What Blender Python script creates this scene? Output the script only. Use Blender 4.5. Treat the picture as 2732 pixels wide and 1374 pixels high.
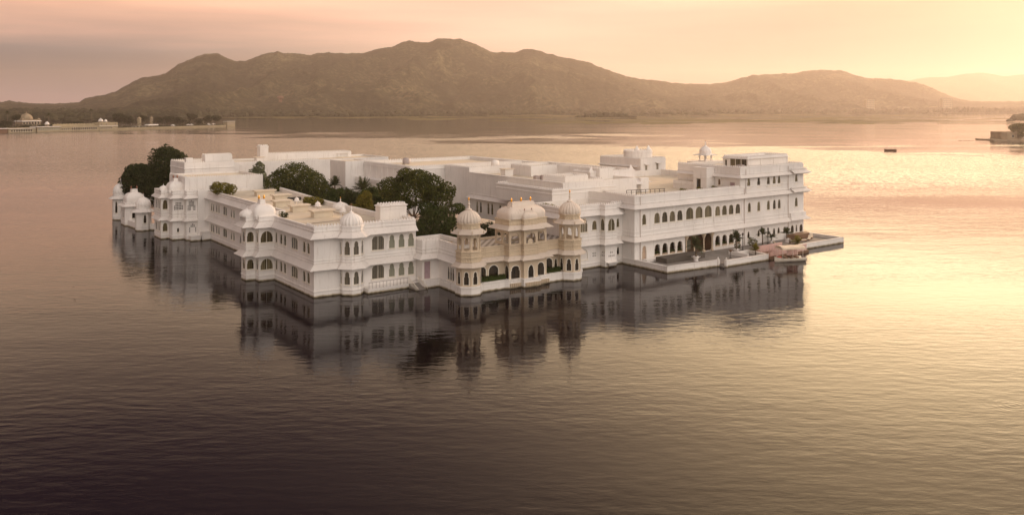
import bpy, bmesh, math, random
from math import sin, cos, pi, radians, atan2, hypot, sqrt, exp
from mathutils import Vector, Matrix, noise
from mathutils.geometry import tessellate_polygon

random.seed(7)
for o in list(bpy.data.objects):
    bpy.data.objects.remove(o)
S = bpy.context.scene
COL = S.collection

# ------------------------------------------------------------------ camera, world, sun, exposure
cam_d = bpy.data.cameras.new('camera')
cam = bpy.data.objects.new('camera', cam_d)
COL.objects.link(cam)
cam.location = (0, 0, 30)
cam.rotation_euler = (radians(90), 0, 0)
cam_d.sensor_width = 36
cam_d.lens = 29.2
cam_d.shift_y = -405 / 2732
cam_d.clip_start = 1
cam_d.clip_end = 60000
S.camera = cam

SUN_AZ, SUN_EL = 40.0, 14.0       # degrees right of the view axis (+Y), above the horizon
GLOW_AZ, GLOW_EL = 24.0, 13.5

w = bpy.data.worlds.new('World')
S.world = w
w.use_nodes = True
nt = w.node_tree
nt.nodes.clear()


def N(tree, kind, **kw):
    n = tree.nodes.new(kind)
    for k, v in kw.items():
        setattr(n, k, v)
    return n


def math_node(tree, op, a, b=None, clamp=False):
    n = N(tree, 'ShaderNodeMath', operation=op)
    n.use_clamp = clamp
    for i, v in enumerate((a, b)):
        if v is None:
            continue
        if isinstance(v, (int, float)):
            n.inputs[i].default_value = v
        else:
            tree.links.new(v, n.inputs[i])
    return n.outputs[0]


def smooth(tree, v, lo, hi):
    n = N(tree, 'ShaderNodeMapRange', interpolation_type='SMOOTHSTEP')
    n.inputs[1].default_value = lo
    n.inputs[2].default_value = hi
    tree.links.new(v, n.inputs[0])
    return n.outputs[0]


def lin(c):
    return tuple((x / 255 / 12.92 if x <= 10 else ((x / 255 + .055) / 1.055) ** 2.4) for x in c)


def ramp(tree, fac, stops, interp='LINEAR'):
    n = N(tree, 'ShaderNodeValToRGB')
    cr = n.color_ramp
    cr.interpolation = interp
    while len(cr.elements) > 1:
        cr.elements.remove(cr.elements[-1])
    for i, (p, c) in enumerate(stops):
        e = cr.elements[0] if i == 0 else cr.elements.new(p)
        e.position = p
        e.color = (*c, 1)
    tree.links.new(fac, n.inputs[0])
    return n.outputs[0]


def mixc(tree, fac, a, b, blend='MIX'):
    n = N(tree, 'ShaderNodeMix', data_type='RGBA', blend_type=blend)
    for sock, v in ((n.inputs[0], fac), (n.inputs[6], a), (n.inputs[7], b)):
        if isinstance(v, (int, float)):
            sock.default_value = v
        elif isinstance(v, tuple):
            sock.default_value = (*v, 1)
        else:
            tree.links.new(v, sock)
    return n.outputs[2]


def build_world():
    tc = N(nt, 'ShaderNodeTexCoord')
    d = N(nt, 'ShaderNodeVectorMath', operation='NORMALIZE')
    nt.links.new(tc.outputs['Generated'], d.inputs[0])
    sx = N(nt, 'ShaderNodeSeparateXYZ')
    nt.links.new(d.outputs[0], sx.inputs[0])
    z = math_node(nt, 'MAXIMUM', sx.outputs[2], 0.0)
    # streaky high cloud: noise stretched along the horizon
    mp = N(nt, 'ShaderNodeMapping')
    mp.inputs['Rotation'].default_value = (0, radians(-7), 0)
    mp.inputs['Scale'].default_value = (2.2, 2.2, 26)
    nt.links.new(d.outputs[0], mp.inputs[0])
    cl = N(nt, 'ShaderNodeTexNoise')
    cl.inputs['Scale'].default_value = 1.3
    cl.inputs['Detail'].default_value = 5
    cl.inputs['Roughness'].default_value = .5
    nt.links.new(mp.outputs[0], cl.inputs[0])
    cn = math_node(nt, 'SUBTRACT', cl.outputs[0], .5)
    zz = math_node(nt, 'MAXIMUM', math_node(nt, 'ADD', z, math_node(nt, 'MULTIPLY', cn, .045)), 0.0)
    zr = math_node(nt, 'POWER', zz, .5)          # more ramp room near the horizon
    P = lambda e: sqrt(sin(radians(e)))
    def up(a, b, c, d):
        return [(P(12), a), (P(22), b), (P(36), c), (1, d)]
    zen = lin((176, 160, 156))
    left = ramp(nt, zr, [(0, lin((210, 170, 170))), (P(.9), lin((172, 150, 158))), (P(2.4), lin((84, 96, 112))), (P(3.6), lin((134, 128, 132))),
                         (P(5), lin((226, 178, 158))), (P(7.4), (1.30, .70, .44))] + up((1.10, .74, .48), (.12, .065, .085), (.06, .04, .065), zen))
    mid = ramp(nt, zr, [(0, lin((250, 196, 176))), (P(2), lin((252, 202, 180))), (P(4), (1.08, .68, .50)), (P(7.4), (1.12, .71, .51)), (P(9), (2.8, 1.95, 1.22))]
               + up((2.1, 1.5, .92), (.50, .33, .27), (.14, .10, .11), zen))
    right = ramp(nt, zr, [(0, lin((160, 84, 84))), (P(2.5), lin((176, 98, 118))), (P(5), lin((190, 100, 106))), (P(7.4), lin((212, 132, 112))), (P(9), (2.9, 2.25, 1.45))]
                 + up((2.1, 1.58, 1.0), (.16, .11, .09), (.05, .035, .045), zen))
    hx = math_node(nt, 'DIVIDE', sx.outputs[0], math_node(nt, 'MAXIMUM', math_node(nt, 'SQRT', math_node(nt, 'ADD', math_node(
        nt, 'MULTIPLY', sx.outputs[0], sx.outputs[0]), math_node(nt, 'MULTIPLY', sx.outputs[1], sx.outputs[1]))), .001))
    f1 = smooth(nt, math_node(nt, 'ADD', hx, math_node(nt, 'MULTIPLY', cn, .10)), -.50, .06)
    f2 = smooth(nt, hx, .02, .50)
    c = mixc(nt, f2, mixc(nt, f1, left, mid), right)
    st = N(nt, 'ShaderNodeVectorMath', operation='SCALE')
    nt.links.new(c, st.inputs[0])
    nt.links.new(math_node(nt, 'ADD', 1.0, math_node(nt, 'MULTIPLY', cn, .55)), st.inputs['Scale'])
    c = st.outputs[0]
    # fill brightness added to the unseen sky behind the viewer, to light the palace fronts
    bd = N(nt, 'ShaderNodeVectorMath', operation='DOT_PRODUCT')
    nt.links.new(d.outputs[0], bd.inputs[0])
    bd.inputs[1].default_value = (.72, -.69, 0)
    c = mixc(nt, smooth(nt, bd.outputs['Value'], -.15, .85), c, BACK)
    # strong glow added above the frame to brighten the lake, faded out lower down
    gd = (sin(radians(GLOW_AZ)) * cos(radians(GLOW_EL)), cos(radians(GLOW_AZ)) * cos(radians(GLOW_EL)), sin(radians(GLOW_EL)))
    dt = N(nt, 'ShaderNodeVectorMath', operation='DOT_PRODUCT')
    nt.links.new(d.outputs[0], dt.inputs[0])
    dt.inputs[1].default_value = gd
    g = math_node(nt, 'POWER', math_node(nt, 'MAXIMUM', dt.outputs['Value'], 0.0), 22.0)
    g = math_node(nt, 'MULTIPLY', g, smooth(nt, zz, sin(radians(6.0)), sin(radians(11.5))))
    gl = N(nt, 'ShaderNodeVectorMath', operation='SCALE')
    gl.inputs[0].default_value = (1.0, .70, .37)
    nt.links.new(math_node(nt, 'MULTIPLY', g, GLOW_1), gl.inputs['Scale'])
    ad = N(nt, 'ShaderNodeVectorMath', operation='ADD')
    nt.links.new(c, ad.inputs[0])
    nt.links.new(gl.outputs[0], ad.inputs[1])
    bg = N(nt, 'ShaderNodeBackground')
    nt.links.new(ad.outputs[0], bg.inputs[0])
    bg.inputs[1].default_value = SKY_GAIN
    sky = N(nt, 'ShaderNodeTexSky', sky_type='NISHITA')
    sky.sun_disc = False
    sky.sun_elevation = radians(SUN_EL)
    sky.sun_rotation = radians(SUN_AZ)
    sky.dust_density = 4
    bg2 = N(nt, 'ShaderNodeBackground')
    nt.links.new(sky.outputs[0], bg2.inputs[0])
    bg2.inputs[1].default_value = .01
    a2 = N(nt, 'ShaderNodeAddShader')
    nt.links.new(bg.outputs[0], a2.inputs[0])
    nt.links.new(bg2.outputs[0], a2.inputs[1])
    out = N(nt, 'ShaderNodeOutputWorld')
    nt.links.new(a2.outputs[0], out.inputs[0])


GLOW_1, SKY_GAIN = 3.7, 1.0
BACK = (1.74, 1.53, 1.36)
HAZE = 1.1e-4
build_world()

sun_d = bpy.data.lights.new('sun', 'SUN')
sun = bpy.data.objects.new('sun', sun_d)
COL.objects.link(sun)
sun_d.energy = 3.0
sun_d.angle = radians(10)
sun_d.color = (1, .63, .39)
sdir = Vector((sin(radians(SUN_AZ)) * cos(radians(SUN_EL)), cos(radians(SUN_AZ)) * cos(radians(SUN_EL)), sin(radians(SUN_EL))))
sun.rotation_euler = sdir.to_track_quat('Z', 'Y').to_euler()

S.view_settings.view_transform = 'Standard'
S.view_settings.look = 'None'
S.view_settings.gamma = 1
S.view_settings.use_curve_mapping = False
S.view_settings.exposure = 0
S.render.engine = 'CYCLES'
S.cycles.use_denoising = True
S.cycles.max_bounces = 8
S.cycles.volume_bounces = 1
S.cycles.caustics_reflective = False
S.cycles.caustics_refractive = False

# ------------------------------------------------------------------ materials


def mat(name):
    m = bpy.data.materials.new(name)
    m.use_nodes = True
    t = m.node_tree
    b = t.nodes['Principled BSDF']
    return m, t, b


def simple(name, col, rough=.6, var=.12, scale=2.0, metal=0, bump=0):
    m, t, b = mat(name)
    tc = N(t, 'ShaderNodeTexCoord')
    n = N(t, 'ShaderNodeTexNoise')
    n.inputs['Scale'].default_value = scale
    n.inputs['Detail'].default_value = 6
    t.links.new(tc.outputs['Object'], n.inputs[0])
    lo = tuple(c * (1 - var) for c in col)
    hi = tuple(min(1, c * (1 + var)) for c in col)
    t.links.new(ramp(t, n.outputs[0], [(.3, lo), (.7, hi)]), b.inputs['Base Color'])
    b.inputs['Roughness'].default_value = rough
    b.inputs['Metallic'].default_value = metal
    if bump:
        bn = N(t, 'ShaderNodeBump')
        bn.inputs['Strength'].default_value = .6
        bn.inputs['Distance'].default_value = bump
        t.links.new(n.outputs[0], bn.inputs['Height'])
        t.links.new(bn.outputs[0], b.inputs['Normal'])
    return m


def plaster(name, col, stain=(.42, .36, .30), carve=0):
    """lime plaster: broad tonal drift, rain streaks, and a band of algae along the waterline with a painted shadow line at its foot"""
    m, t, b = mat(name)
    g = N(t, 'ShaderNodeNewGeometry')
    sp = N(t, 'ShaderNodeSeparateXYZ')
    t.links.new(g.outputs['Position'], sp.inputs[0])
    n1 = N(t, 'ShaderNodeTexNoise')
    n1.inputs['Scale'].default_value = .22
    n1.inputs['Detail'].default_value = 5
    t.links.new(g.outputs['Position'], n1.inputs[0])
    base = mixc(t, smooth(t, n1.outputs[0], .35, .7), col, tuple(c * .90 for c in col))
    mp = N(t, 'ShaderNodeMapping')
    mp.inputs['Scale'].default_value = (1.5, 1.5, .16)
    t.links.new(g.outputs['Position'], mp.inputs[0])
    n2 = N(t, 'ShaderNodeTexNoise')
    n2.inputs['Scale'].default_value = 1.6
    n2.inputs['Detail'].default_value = 7
    n2.inputs['Roughness'].default_value = .65
    t.links.new(mp.outputs[0], n2.inputs[0])
    base = mixc(t, math_node(t, 'MULTIPLY', smooth(t, n2.outputs[0], .52, .76), .5), base, stain)
    n3 = N(t, 'ShaderNodeTexNoise')
    n3.inputs['Scale'].default_value = 1.1
    t.links.new(g.outputs['Position'], n3.inputs[0])
    zz = math_node(t, 'SUBTRACT', sp.outputs[2], math_node(t, 'MULTIPLY', n3.outputs[0], .30))
    wl = N(t, 'ShaderNodeMapRange')
    wl.inputs[1].default_value = .02
    wl.inputs[2].default_value = .20
    wl.inputs[3].default_value = 1
    wl.inputs[4].default_value = 0
    t.links.new(zz, wl.inputs[0])
    base = mixc(t, math_node(t, 'MULTIPLY', wl.outputs[0], .85), base, (.24, .18, .07))
    wl2 = N(t, 'ShaderNodeMapRange')  # dark foot of the algae band, with the waterline's shadow line painted in
    wl2.inputs[1].default_value = -.14
    wl2.inputs[2].default_value = -.03
    wl2.inputs[3].default_value = 1
    wl2.inputs[4].default_value = 0
    t.links.new(zz, wl2.inputs[0])
    base = mixc(t, wl2.outputs[0], base, (.035, .028, .016))
    t.links.new(base, b.inputs['Base Color'])
    b.inputs['Roughness'].default_value = .75
    n4 = N(t, 'ShaderNodeTexNoise')
    n4.inputs['Scale'].default_value = 3
    n4.inputs['Detail'].default_value = 8
    t.links.new(g.outputs['Position'], n4.inputs[0])
    h = n4.outputs[0]
    if carve:
        tc = N(t, 'ShaderNodeTexCoord')
        v = N(t, 'ShaderNodeTexVoronoi')
        v.inputs['Scale'].default_value = carve
        t.links.new(tc.outputs['Object'], v.inputs[0])
        h = math_node(t, 'ADD', math_node(t, 'MULTIPLY', h, .3), math_node(t, 'MULTIPLY', v.outputs['Distance'], 1.6))
    bn = N(t, 'ShaderNodeBump')
    bn.inputs['Strength'].default_value = .5
    bn.inputs['Distance'].default_value = .12 if carve else .05
    t.links.new(h, bn.inputs['Height'])
    t.links.new(bn.outputs[0], b.inputs['Normal'])
    return m


def glass(name, c1, c2, scale, rough=.12):
    """window glass over hanging curtains: vertical folds of two tones"""
    m, t, b = mat(name)
    g = N(t, 'ShaderNodeNewGeometry')
    n = N(t, 'ShaderNodeTexNoise')
    mp = N(t, 'ShaderNodeMapping')
    mp.inputs['Scale'].default_value = (scale, scale, .12)
    t.links.new(g.outputs['Position'], mp.inputs[0])
    n.inputs['Scale'].default_value = 1.0
    n.inputs['Detail'].default_value = 2
    t.links.new(mp.outputs[0], n.inputs[0])
    t.links.new(ramp(t, n.outputs[0], [(.38, c1), (.55, c2), (.72, c1)]), b.inputs['Base Color'])
    b.inputs['Roughness'].default_value = rough
    b.inputs['Specular IOR Level'].default_value = .35
    return m


def leaf(name, dark, light, gold=None):
    m, t, b = mat(name)
    g = N(t, 'ShaderNodeNewGeometry')
    n = N(t, 'ShaderNodeTexNoise')
    n.inputs['Scale'].default_value = .45
    n.inputs['Detail'].default_value = 3
    t.links.new(g.outputs['Position'], n.inputs[0])
    f = math_node(t, 'ADD', math_node(t, 'MULTIPLY', g.outputs['Random Per Island'], .55), math_node(t, 'MULTIPLY', n.outputs[0], .55))
    st = [(.2, dark), (.75, light)]
    if gold:
        st.append((.98, gold))
    c = ramp(t, f, st)
    t.links.new(c, b.inputs['Base Color'])
    b.inputs['Roughness'].default_value = .6
    b.inputs['Specular IOR Level'].default_value = .25
    tr = N(t, 'ShaderNodeBsdfTranslucent')
    t.links.new(c, tr.inputs[0])
    mx = N(t, 'ShaderNodeMixShader')
    mx.inputs[0].default_value = .42
    t.links.new(b.outputs[0], mx.inputs[1])
    t.links.new(tr.outputs[0], mx.inputs[2])
    t.links.new(mx.outputs[0], t.nodes['Material Output'].inputs[0])
    return m


M = {}
M['white'] = plaster('white_lime_plaster', (.80, .765, .73))
M['dome'] = plaster('white_dome_plaster', (.82, .78, .74), stain=(.48, .36, .30))
M['stone'] = plaster('buff_sandstone', (.60, .49, .36), stain=(.30, .22, .15))
M['carved'] = plaster('carved_buff_stone', (.61, .50, .36), stain=(.26, .19, .13), carve=4.5)
M['slab'] = plaster('weathered_eave_slab', (.72, .68, .64), stain=(.34, .29, .25))
M['stone_slab'] = plaster('buff_stone_eave', (.60, .52, .44), stain=(.28, .21, .15))
M['stone_dome'] = plaster('stained_cream_dome', (.72, .63, .54), stain=(.34, .22, .15), carve=0)
M['old'] = simple('weathered_island_stone', (.30, .235, .155), .85, .2, .25)
M['trim'] = plaster('painted_trim', (.82, .76, .66))
M['roof'] = simple('buff_roof_screed', (.62, .545, .43), .85, .12, .35)
M['cap'] = simple('buff_vent_cap', (.66, .58, .47), .8, .10, .6)
M['grey'] = simple('grey_paving', (.22, .20, .18), .8, .15, .6)
M['screen'] = simple('dark_grey_screen', (.085, .072, .06), .7)
M['pipe'] = simple('pinkish_pipe', (.42, .33, .28), .6)
M['dark'] = simple('dark_iron', (.035, .030, .028), .5)
M['rail'] = simple('grey_painted_rail', (.36, .31, .30), .5)
M['purple'] = simple('mauve_painted_door', (.36, .26, .28), .6)
M['wood'] = simple('brown_timber', (.16, .085, .045), .55, .25, 1.5)
M['door'] = simple('tan_wooden_door', (.45, .33, .24), .6, .15, 2)
M['gold'] = simple('gilded_finial', (.75, .36, .04), .35, .1, 3, .6)
M['copper'] = simple('brown_copper_finial', (.24, .10, .06), .5, .15, 3, .3)
M['red'] = simple('faded_red_brick', (.17, .075, .05), .8)
M['pink'] = simple('faded_pink_cloth', (.62, .42, .38), .85, .08)
M['cream'] = simple('cream_cloth', (.80, .68, .52), .85, .06)
M['boat'] = simple('cream_boat_paint', (.74, .68, .58), .35, .05)
M['oldboat'] = simple('dark_boat_wood', (.10, .035, .02), .55, .2)
M['redmat'] = simple('red_cushion', (.40, .06, .05), .8)
M['pot'] = simple('white_glazed_pot', (.76, .72, .70), .35, .05)
M['ochre'] = simple('ochre_island_plaster', (.34, .28, .18), .8, .12, .3)
M['curtain'] = glass('glass_over_olive_curtain', (.034, .028, .014), (.135, .11, .055), 3.2)
M['curtain_b'] = glass('glass_over_pale_curtain', (.06, .05, .028), (.21, .175, .10), 4.0)
M['curtain_c'] = glass('glass_before_dark_room', (.020, .017, .010), (.065, .052, .028), 2.2, .06)
CURTAINS = ['curtain', 'curtain', 'curtain_b', 'curtain_c']
M['grass_glass'] = glass('grey_green_patterned_glass', (.20, .20, .155), (.26, .26, .20), 6, .3)
M['black'] = glass('dark_interior_glass', (.012, .009, .006), (.035, .024, .014), 1.5, .18)
M['trunk'] = simple('grey_brown_bark', (.12, .085, .055), .9, .3, 3, 0, .05)
M['ptrunk'] = simple('palm_bark', (.13, .095, .065), .9, .3, 5, 0, .05)
M['leaf'] = leaf('deep_green_leaf', (.016, .030, .006), (.070, .095, .018))
M['leaf_dark'] = leaf('evergreen_leaf', (.012, .022, .005), (.048, .062, .013))
M['leaf_light'] = leaf('broad_pale_leaf', (.045, .060, .030), (.20, .22, .12))
M['leaf_warm'] = leaf('olive_leaf', (.020, .032, .005), (.085, .098, .016), (.20, .16, .025))
M['leaf_yellow'] = leaf('yellow_green_leaf', (.060, .065, .008), (.22, .19, .025), (.34, .26, .04))
M['leaf_red'] = leaf('crimson_bract', (.07, .018, .02), (.24, .06, .06))
M['palm'] = leaf('palm_frond', (.022, .034, .014), (.075, .085, .030))
M['far'] = leaf('lakeside_foliage', (.012, .018, .006), (.042, .046, .012))
M['soil'] = simple('brown_garden_soil', (.10, .08, .045), .95)


def checker_mat():
    """grey roof paving set with rows of white lozenges"""
    m, t, b = mat('grey_and_white_lozenge_paving')
    tc = N(t, 'ShaderNodeTexCoord')
    mp = N(t, 'ShaderNodeMapping')
    mp.inputs['Rotation'].default_value = (0, 0, radians(45))
    mp.inputs['Scale'].default_value = (1.0, 1.0, 0)
    t.links.new(tc.outputs['Object'], mp.inputs[0])
    fr = N(t, 'ShaderNodeVectorMath', operation='FRACTION')
    t.links.new(mp.outputs[0], fr.inputs[0])
    sp = N(t, 'ShaderNodeSeparateXYZ')
    t.links.new(fr.outputs[0], sp.inputs[0])
    a = math_node(t, 'LESS_THAN', sp.outputs[0], .50)
    c = math_node(t, 'LESS_THAN', sp.outputs[1], .50)
    n = N(t, 'ShaderNodeTexNoise')
    n.inputs['Scale'].default_value = .6
    t.links.new(tc.outputs['Object'], n.inputs[0])
    gcol = ramp(t, n.outputs[0], [(.3, (.15, .125, .105)), (.7, (.22, .18, .15))])
    t.links.new(mixc(t, math_node(t, 'MULTIPLY', a, c), gcol, (.74, .70, .66)), b.inputs['Base Color'])
    b.inputs['Roughness'].default_value = .5
    return m


def lattice_mat():
    """patterned leaded glass: rows of pale discs in dark leading"""
    m, t, b = mat('leaded_disc_glass')
    g = N(t, 'ShaderNodeNewGeometry')
    v = N(t, 'ShaderNodeTexVoronoi')
    v.inputs['Scale'].default_value = 5.2
    v.inputs['Randomness'].default_value = .1
    t.links.new(g.outputs['Position'], v.inputs[0])
    t.links.new(ramp(t, v.outputs['Distance'], [(.30, (.21, .18, .12)), (.48, (.06, .052, .04))]), b.inputs['Base Color'])
    b.inputs['Roughness'].default_value = .3
    return m


M['checker'] = checker_mat()
M['lattice'] = lattice_mat()

# ------------------------------------------------------------------ frames, things, parts
FR = {'p': (Vector((-30.9, 129.6, 0)), atan2(2216, 2994)),      # palace axes: u along the right-hand fronts, v back
      'j': (Vector((-553, 898, 0)), atan2(289, 157)),           # the garden island's water front
      'w': (Vector((0, 0, 0)), 0.0)}


def fpos(fr, u, v, z=0):
    o, a = FR[fr]
    return Vector((o.x + u * cos(a) - v * sin(a), o.y + u * sin(a) + v * cos(a), z))


class MB:
    def __init__(s):
        s.v = []
        s.f = []
        s.sm = []

    def add(s, vs, fs, smooth=False):
        k = len(s.v)
        s.v += [tuple(p) for p in vs]
        s.f += [tuple(i + k for i in f) for f in fs]
        s.sm += [smooth] * len(fs)

    def quad(s, a, b, c, d):
        s.add([a, b, c, d], [(0, 1, 2, 3)])

    def box(s, u0, u1, v0, v1, z0, z1, taper=0):
        t = taper
        s.add([(u0, v0, z0), (u1, v0, z0), (u1, v1, z0), (u0, v1, z0), (u0 + t, v0 + t, z1), (u1 - t, v0 + t, z1), (u1 - t, v1 - t, z1), (u0 + t, v1 - t, z1)],
              [(0, 3, 2, 1), (4, 5, 6, 7), (0, 1, 5, 4), (1, 2, 6, 5), (2, 3, 7, 6), (3, 0, 4, 7)])

    def obox(s, p, q, n0, n1, z0, z1):
        """box along the plan segment p-q from offset n0 to n1 (outward to the right)"""
        d = Vector((q[0] - p[0], q[1] - p[1]))
        d.normalize()
        nx, ny = d.y, -d.x
        A = [(p[0] + nx * n0, p[1] + ny * n0), (p[0] + nx * n1, p[1] + ny * n1), (q[0] + nx * n1, q[1] + ny * n1), (q[0] + nx * n0, q[1] + ny * n0)]
        s.add([(*a, z0) for a in A] + [(*a, z1) for a in A], [(0, 1, 2, 3), (7, 6, 5, 4), (0, 4, 5, 1), (1, 5, 6, 2), (2, 6, 7, 3), (3, 7, 4, 0)])

    def poly(s, pts, z, up=True):
        tris = tessellate_polygon([[Vector((p[0], p[1], 0)) for p in pts]])
        fs = []
        for a, b, c in tris:
            ar = (pts[b][0] - pts[a][0]) * (pts[c][1] - pts[a][1]) - (pts[c][0] - pts[a][0]) * (pts[b][1] - pts[a][1])
            fs.append((a, b, c) if (ar > 0) == up else (a, c, b))
        s.add([(*p, z) for p in pts], fs)

    def prism(s, pts, z0, z1, bottom=False):
        n = len(pts)
        s.add([(*p, z0) for p in pts] + [(*p, z1) for p in pts], [(i, (i + 1) % n, n + (i + 1) % n, n + i) for i in range(n)])
        s.poly(pts, z1)
        if bottom:
            s.poly(pts, z0, False)

    def lathe(s, cx, cy, prof, n=24, rot=0, rib=0, nrib=0, smooth=True, sx=1, sy=1):
        vs = []
        for r, z in prof:
            for i in range(n):
                a = rot + 2 * pi * i / n
                rr = r * (1 + (rib * (abs(cos(a * nrib / 2)) ** .6 - .7) if rib else 0))
                vs.append((cx + rr * cos(a) * sx, cy + rr * sin(a) * sy, z))
        fs = []
        for k in range(len(prof) - 1):
            for i in range(n):
                j = (i + 1) % n
                fs.append((k * n + i, k * n + j, (k + 1) * n + j, (k + 1) * n + i))
        s.add(vs, fs, smooth)
        if prof[-1][0] > .02:
            s.add(vs[-n:], [tuple(range(n))])

    def tube(s, pts, r0, r1=None, n=6):
        r1 = r0 if r1 is None else r1
        rings = []
        for i, p in enumerate(pts):
            p = Vector(p)
            a = Vector(pts[max(0, i - 1)])
            b = Vector(pts[min(len(pts) - 1, i + 1)])
            d = (b - a).normalized()
            x = d.cross(Vector((.3, .9, .1))).normalized()
            y = d.cross(x)
            r = r0 + (r1 - r0) * i / max(1, len(pts) - 1)
            rings += [p + x * r * cos(2 * pi * k / n) + y * r * sin(2 * pi * k / n) for k in range(n)]
        fs = []
        for i in range(len(pts) - 1):
            for k in range(n):
                fs.append((i * n + k, i * n + (k + 1) % n, (i + 1) * n + (k + 1) % n, (i + 1) * n + k))
        fs += [tuple(range(n))[::-1], tuple(len(rings) - n + k for k in range(n))]
        s.add(rings, fs, True)

    def mesh(s, name, m, base=(0, 0, 0)):
        me = bpy.data.meshes.new(name)
        me.from_pydata([(x - base[0], y - base[1], z - base[2]) for x, y, z in s.v], [], s.f)
        me.polygons.foreach_set('use_smooth', s.sm)
        if m is not None:
            me.materials.append(m)
        me.update()
        return me


def tag(o, label, cat=None, group=None, kind=None):
    if label:
        o['label'] = label
    if cat:
        o['category'] = cat
    if group:
        o['group'] = group
    if kind:
        o['kind'] = kind


class Thing:
    def __init__(s, name, label, cat, base, group=None, fr='p'):
        s.fr, s.base = fr, (base[0], base[1], base[2] if len(base) > 2 else 0)
        s.o = bpy.data.objects.new(name, None)
        s.o.empty_display_size = .5
        COL.objects.link(s.o)
        s.o.location = fpos(fr, *s.base)
        s.o.rotation_euler = (0, 0, FR[fr][1])
        tag(s.o, label, cat, group)

    def part(s, name, mb, m, parent=None, label=None):
        o = bpy.data.objects.new(name, mb.mesh(name, M[m] if isinstance(m, str) else m, s.base))
        COL.objects.link(o)
        o.parent = parent or s.o
        if label:
            o['label'] = label
        return o


def single(name, mb, m, label, cat, base=(0, 0, 0), fr='w', group=None, kind=None):
    base = (base[0], base[1], base[2] if len(base) > 2 else 0)
    o = bpy.data.objects.new(name, mb.mesh(name, M[m] if isinstance(m, str) else m, base))
    COL.objects.link(o)
    o.location = fpos(fr, *base)
    o.rotation_euler = (0, 0, FR[fr][1])
    tag(o, label, cat, group, kind)
    return o


def copy_tree(o, parent=None):
    c = o.copy()
    COL.objects.link(c)
    c.parent = parent
    for ch in list(o.children):
        copy_tree(ch, c)
    return c


# ------------------------------------------------------------------ architecture helpers
def prof(kind, s0, s1, z0, z1):
    """outline of an opening, counter-clockwise as seen from outside"""
    c, hw, h = (s0 + s1) / 2, (s1 - s0) / 2, z1 - z0
    if kind == 'rect':
        R = [(1, 0), (1, 1)]
    elif kind == 'cusp':
        R = [(1, 0), (1, .60), (.83, .64), (.88, .72), (.82, .83), (.62, .93), (.32, .985), (0, 1)]
    elif kind == 'key':
        R = [(1, 0), (1, .55), (.74, .63), (.78, .72), (.76, .82), (.60, .93), (.30, .99), (0, 1)]
    elif kind == 'ogee':
        R = [(1, 0), (1, .55), (.86, .60), (.90, .68), (.78, .78), (.50, .88), (.18, .95), (0, 1)]
    elif kind == 'round':
        k = min(.75, hw / h)
        R = [(1, 0)] + [(cos(a * pi / 16), 1 - k + k * sin(a * pi / 16)) for a in range(0, 9)]
    elif kind == 'scallop':
        R = [(1, 0), (1, .42)]
        n = 6
        for i in range(n):
            a0, a1 = i * pi / 2 / n, (i + 1) * pi / 2 / n
            for f, rr in ((.15, .93), (.5, 1.0), (.85, .93)):
                a = a0 + (a1 - a0) * f
                R.append((rr * .97 * cos(a), .45 + .55 * rr * sin(a)))
        R.append((0, 1))
    elif kind == 'flat':
        R = [(1, 0), (1, .80), (.86, .86), (.80, .95), (.45, 1), (0, 1)]
    pts = [(c + hw * x, z0 + h * y) for x, y in R]
    left = [(2 * c - p[0], p[1]) for p in reversed(pts) if abs(p[0] - c) > 1e-6]
    return pts + left


def seg(p0, p1):
    d = Vector((p1[0] - p0[0], p1[1] - p0[1]))
    L = d.length
    d /= L
    return d, Vector((d.y, -d.x)), L


def at(p0, p1, s, z, n=0):
    d, nn, L = seg(p0, p1)
    return (p0[0] + d.x * s + nn.x * n, p0[1] + d.y * s + nn.y * n, z)


def wall(mb, p0, p1, z0, z1, ops=(), depth=.30, both=False):
    d, nn, L = seg(p0, p1)
    loops = [[(0, z0), (L, z0), (L, z1), (0, z1)]] + [list(o) for o in ops]
    tris = tessellate_polygon([[Vector((a, b, 0)) for a, b in lp] for lp in loops])
    flat = [q for lp in loops for q in lp]
    for off, rev in ((0, False), (-depth, True)) if both else ((0, False),):
        fs = []
        for a, b, c in tris:
            ar = (flat[b][0] - flat[a][0]) * (flat[c][1] - flat[a][1]) - (flat[c][0] - flat[a][0]) * (flat[b][1] - flat[a][1])
            fs.append((a, b, c) if (ar > 0) != rev else (a, c, b))
        mb.add([at(p0, p1, s, z, off) for s, z in flat], fs)
    for lp in loops[1:] + ([loops[0]] if both else []):
        n = len(lp)
        mb.add([at(p0, p1, s, z, 0) for s, z in lp] + [at(p0, p1, s, z, -depth) for s, z in lp],
               [(i, n + i, n + (i + 1) % n, (i + 1) % n) for i in range(n)])


def offset(path, d, closed):
    """offset a plan polyline outward (to the right of travel), mitred"""
    n = len(path)
    res = []
    for i in range(n):
        a = path[i - 1] if (closed or i > 0) else None
        b = path[i]
        c = path[(i + 1) % n] if (closed or i < n - 1) else None
        n1 = seg(a, b)[1] if a else None
        n2 = seg(b, c)[1] if c else None
        if n1 is None:
            m = n2
        elif n2 is None:
            m = n1
        else:
            m = n1 + n2
            if m.length < .2:
                m = n1.copy()
            else:
                m = m / (1 + n1.dot(n2)) if (1 + n1.dot(n2)) > .25 else m.normalized() * 1.5
        res.append((b[0] + m.x * d, b[1] + m.y * d))
    return res


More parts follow.
